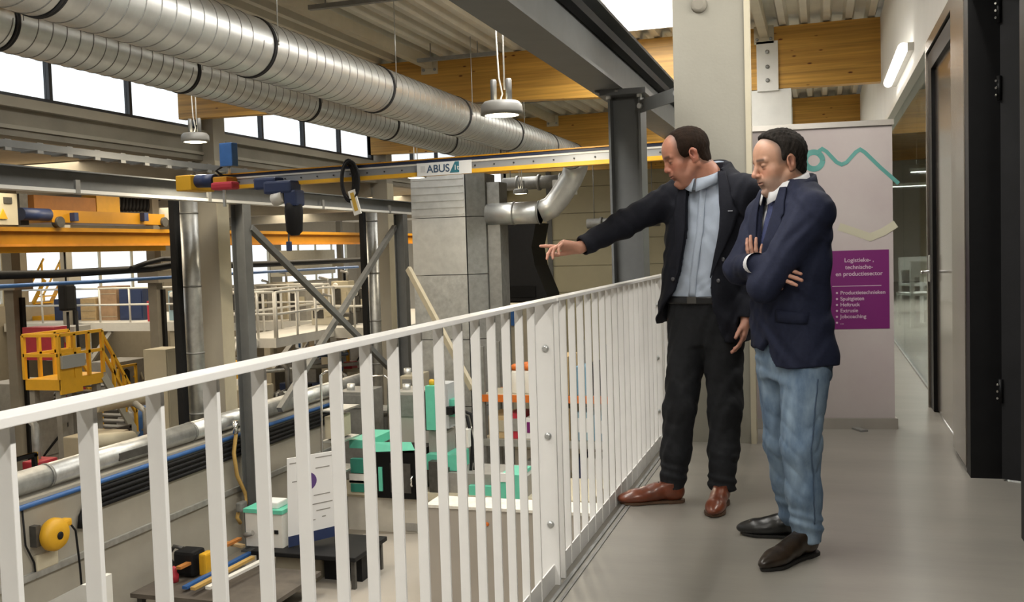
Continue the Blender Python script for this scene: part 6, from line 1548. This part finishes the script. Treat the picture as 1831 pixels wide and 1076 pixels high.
front_strip(T2, 'lapel', lambda z: -vR(z)-.002, lambda z: -vR(z)+float(np.interp(z, [1.12, 1.28, 1.325, 1.335, 1.35, 1.46], [.004, .060, .074, .045, .062, .03])), 1.12, 1.46, M_blazer2, p2, .012, .006)
front_strip(T2, 'lapel', lambda z: vR(z)+.002, lambda z: vR(z)-float(np.interp(z, [1.12, 1.28, 1.325, 1.335, 1.35, 1.46], [.004, .060, .074, .045, .062, .03])), 1.12, 1.46, M_blazer2, p2, .012, .006)
# hip pocket flap on the near side
vs = []
for i in range(9):
    for j in range(3):
        l_ = .085+.012*i; z_ = .985-.022*j-.001*i
        cx, cy, a, bf, bb = T2.par(z_); q = max(0, 1-(l_/(a+.010))**T2.n)**(1/T2.n)*(bf+.010); vs.append(np.array([cx, cy, z_])+T2.L*l_+T2.F*q)
o = MB().add(vs, [(i*3+j, i*3+j+1, (i+1)*3+j+1, (i+1)*3+j) for i in range(8) for j in range(2)], True).build('pocket_flap', M_blazer2, p2); md = o.modifiers.new('thickness', 'SOLIDIFY'); md.thickness = .007; md.offset = 1
# shirt, cuffs, tie
g = SDF(*[np.array(v) for v in T2.box(.02)], .008); g.fn(*T2.box(.02), lambda x, y, z: np.maximum(T2.d(x, y, z, -.028), .95-z)); g.f = np.maximum(g.f, g.ax[2][None, None, :]-1.45)
sh2 = sdf_object(g, 'shirt', M_shirt2, p2, 1)
front_strip(T2, 'tie', lambda z: -float(np.interp(z, [1.10, 1.38, 1.40], [.042, .020, .024])), lambda z: float(np.interp(z, [1.10, 1.38, 1.40], [.042, .020, .024])), 1.10, 1.405, M_tie, p2, -.016, .008)
g = SDF(T2.front(0, 1.42)-.06, T2.front(0, 1.42)+.06, .004); kn = T2.front(0, 1.415, -.014); g.cone(kn+np.array([0, 0, .012]), kn-np.array([0, 0, .014]), .020, .014, .005); sdf_object(g, 'tie_knot', M_tie, p2, 1)
collar('shirt_collar', (ax_+F2[0]*.010, ay_+F2[1]*.010), F2, .074, 1.455, M_shirt2, p2, up=.044, drop=.050, gap=.20, tilt=.36, point=.028)
collar('blazer_collar', (ax_+F2[0]*.004, ay_+F2[1]*.004), F2, .096, 1.452, M_blazer2, p2, up=.028, drop=.055, gap=1.2, tilt=.40, point=.0)
dR = (wR_-eR_)/np.linalg.norm(wR_-eR_)
MB().tube([wR_-dR*.035, wR_+dR*.020], [.044, .043], 24, caps=False).build('cuff', M_shirt2, p2)
cf = p2.children[-1]; md = cf.modifiers.new('thickness', 'SOLIDIFY'); md.thickness = .004
# jeans
kN, kF = np.array(at(1432, 800, y=3.98)), np.array(at(1398, 790, y=4.17)); qN, qF = np.array(at(1443, 965, y=4.0)), np.array(at(1419, 925, y=4.225)); qN[2] = .085; qF[2] = .095
hN = np.array([bx_, by_, .80])+np.array([*L2, 0])*.085; hF = np.array([bx_, by_, .80])-np.array([*L2, 0])*.085
g = SDF((bx_-.33, by_-.36, .02), (bx_+.33, by_+.36, .98), .0065)
TJ = Torso([(.70, bx_+.004, by_, .145, .105, .122), (.80, bx_, by_, .162, .108, .122), (.90, bx_, by_, .158, .108, .110), (.96, bx_, by_, .165, .115, .110)], F2)
g.fn(*TJ.box(.03), lambda x, y, z: TJ.d(x, y, z, 0))
g.chain([hN, kN, kN+(qN-kN)*.5, qN], [.100, .074, .066, .060], .03); g.chain([hF, kF, kF+(qF-kF)*.5, qF], [.098, .070, .062, .057], .03)
def wj(x, y, z):
    return creases(x, y, z, .0045, 22, -20, 36)*np.clip(1.3-np.abs(z-.43)*4, .15, 1)+folds(x, y, z, .006, 25, 20, 120, .6)*np.clip((.26-z)*6, 0, 1)+folds(x, y, z, .0025, -70, 80, 30)+folds(x, y, z, .004, 50, 30, 90)*np.clip((z-.66)*6, 0, 1)
g.warp(wj); XX = np.meshgrid(*g.ax, indexing='ij'); g.f = np.maximum(g.f, .058-XX[2]+.0*XX[0]); g.f = np.maximum(g.f, XX[2]-.95)
jn = sdf_object(g, 'jeans', M_jeans, p2, 1)
# side seam of the near leg, lying on the cloth
Vj = np.array([v.co for v in jn.data.vertices]); pts = []
for z in np.linspace(.12, .74, 40):
    c = np.array([np.interp(z, [qN[2], kN[2], hN[2]], [qN[i], kN[i], hN[i]]) for i in range(2)]); dirn = np.array([.52, -.85])
    m_ = np.abs(Vj[:, 2]-z) < .006; q = Vj[m_]; rel = q[:, :2]-c; side = np.abs(rel @ np.array([-dirn[1], dirn[0]])); al = rel @ dirn; sel = (side < .012) & (al > 0) & (al < .16)
    if sel.any(): pts.append(tuple(q[sel][al[sel].argmax()]+np.array([dirn[0], dirn[1], 0])*.0005))
pts = np.array(pts); pts = [tuple(pts[max(0, i-3):i+4].mean(0)+np.array([.001, -.0015, 0])) for i in range(len(pts))]
MB().tube(pts, .0026, 6).build('side_seam', M_seam, jn)
shoe('shoe', (-.040, 4.045), (-.232, 3.765), p2, M_shoe2, M_sole2, wd=.046, ht=.105, slim=True, m_lace=M_sole2)
shoe('shoe', (-.062, 4.235), (-.345, 4.240), p2, M_shoe2b, M_sole2, wd=.044, ht=.10, slim=True, lace=False)
def reg2(x, y, z, ys):
    front = x-np.interp(z, [-.05, -.01, .02, .045, .062, .075, .095, .115, .14], [.006, .018, .024, .022, .022, .026, .040, .062, .078])
    low = np.interp(x, [-.12, -.06, -.03, -.012, .01, .03], [-.070, -.064, -.035, .030, .004, .012])-z
    return np.maximum(front, low)
# body
HS2 = 1.0
ear2 = np.array(at(1416, 289, y=3.965)); o2, Mx2 = head_frame((0, 0, 0), np.array([-.90, -.50]), .20); o2 = ear2-Mx2 @ (np.array([-.012, .080, -.004])*HS2)
neck2 = np.array([ax_+.0, ay_, 1.42])
Vh, Fh, Th2 = build_head(o2, Mx2, HS2, neck2, dict(jaw=-.002, neck=1.02, nose=.001, forehead=.004))
base2, lip2, red2 = (.50, .285, .19), (.40, .17, .13), (.55, .24, .165)
parts = [(Vh, Fh, tone(base2, lip2, red2, Vh, o2, Mx2, HS2, ((.36, .255, .205), .75), brow=(.07, .045, .035), hair=(reg2, (.13, .105, .09), .024, .8)))]
# near hand resting on the far upper arm: only the fingers rise above the forearm
hw = np.array(at(1358, 497, y=4.03)); fing = np.array(at(1344, 433, y=3.99))
parts.append(hand_mesh(hw, fing-hw, (-.45, -.75, .35), 1, [(.10, .2, .15), (.05, .2, .15), (.10, .2, .15), (.15, .25, .2)], (.56, .33, .24), thumb_dir=.1, thumb_curl=.0, sc=.92, spread=.035))
# far hand tucked behind the near upper arm
tk_ = np.array(at(1436, 494, y=3.83)); hw2 = wR_+dR*.0
parts.append(hand_mesh(hw2, tk_-hw2, (-.35, -.75, .45), -1, [(.05, .1, .05), (.05, .1, .1), (.05, .15, .1), (.1, .15, .1)], (.54, .31, .225), thumb_dir=.4, thumb_curl=.1, sc=.97, arm=wR_-dR*.1))
g = SDF((bx_-.40, by_-.36, .06), (bx_+.33, by_+.36, 1.44), .016)
g.fn(*T2.box(.02), lambda x, y, z: np.maximum(T2.d(x, y, z, -.05), .75-z)); g.chain([hN, kN, qN], [.07, .05, .04], .03); g.chain([hF, kF, qF], [.07, .05, .04], .03); g.chain([sR, eR_, wR_], [.045, .04, .028], .03); g.chain([sL, eL_, wL_], [.045, .04, .028], .03)
Vc, Fc = g.mesh(); parts.append((Vc, Fc, flat(Vc, base2)))
join_body(parts, 'body', M_skin2, p2, None)
def quiff(g, T): g.ell(T(-.004, .0, .108), np.array((.062, .050, .024)), Mx2, .02)
build_hair(o2, Mx2, HS2, reg2, .010, 'hair', M_hair2, p2, amp=.0011, extra=quiff)
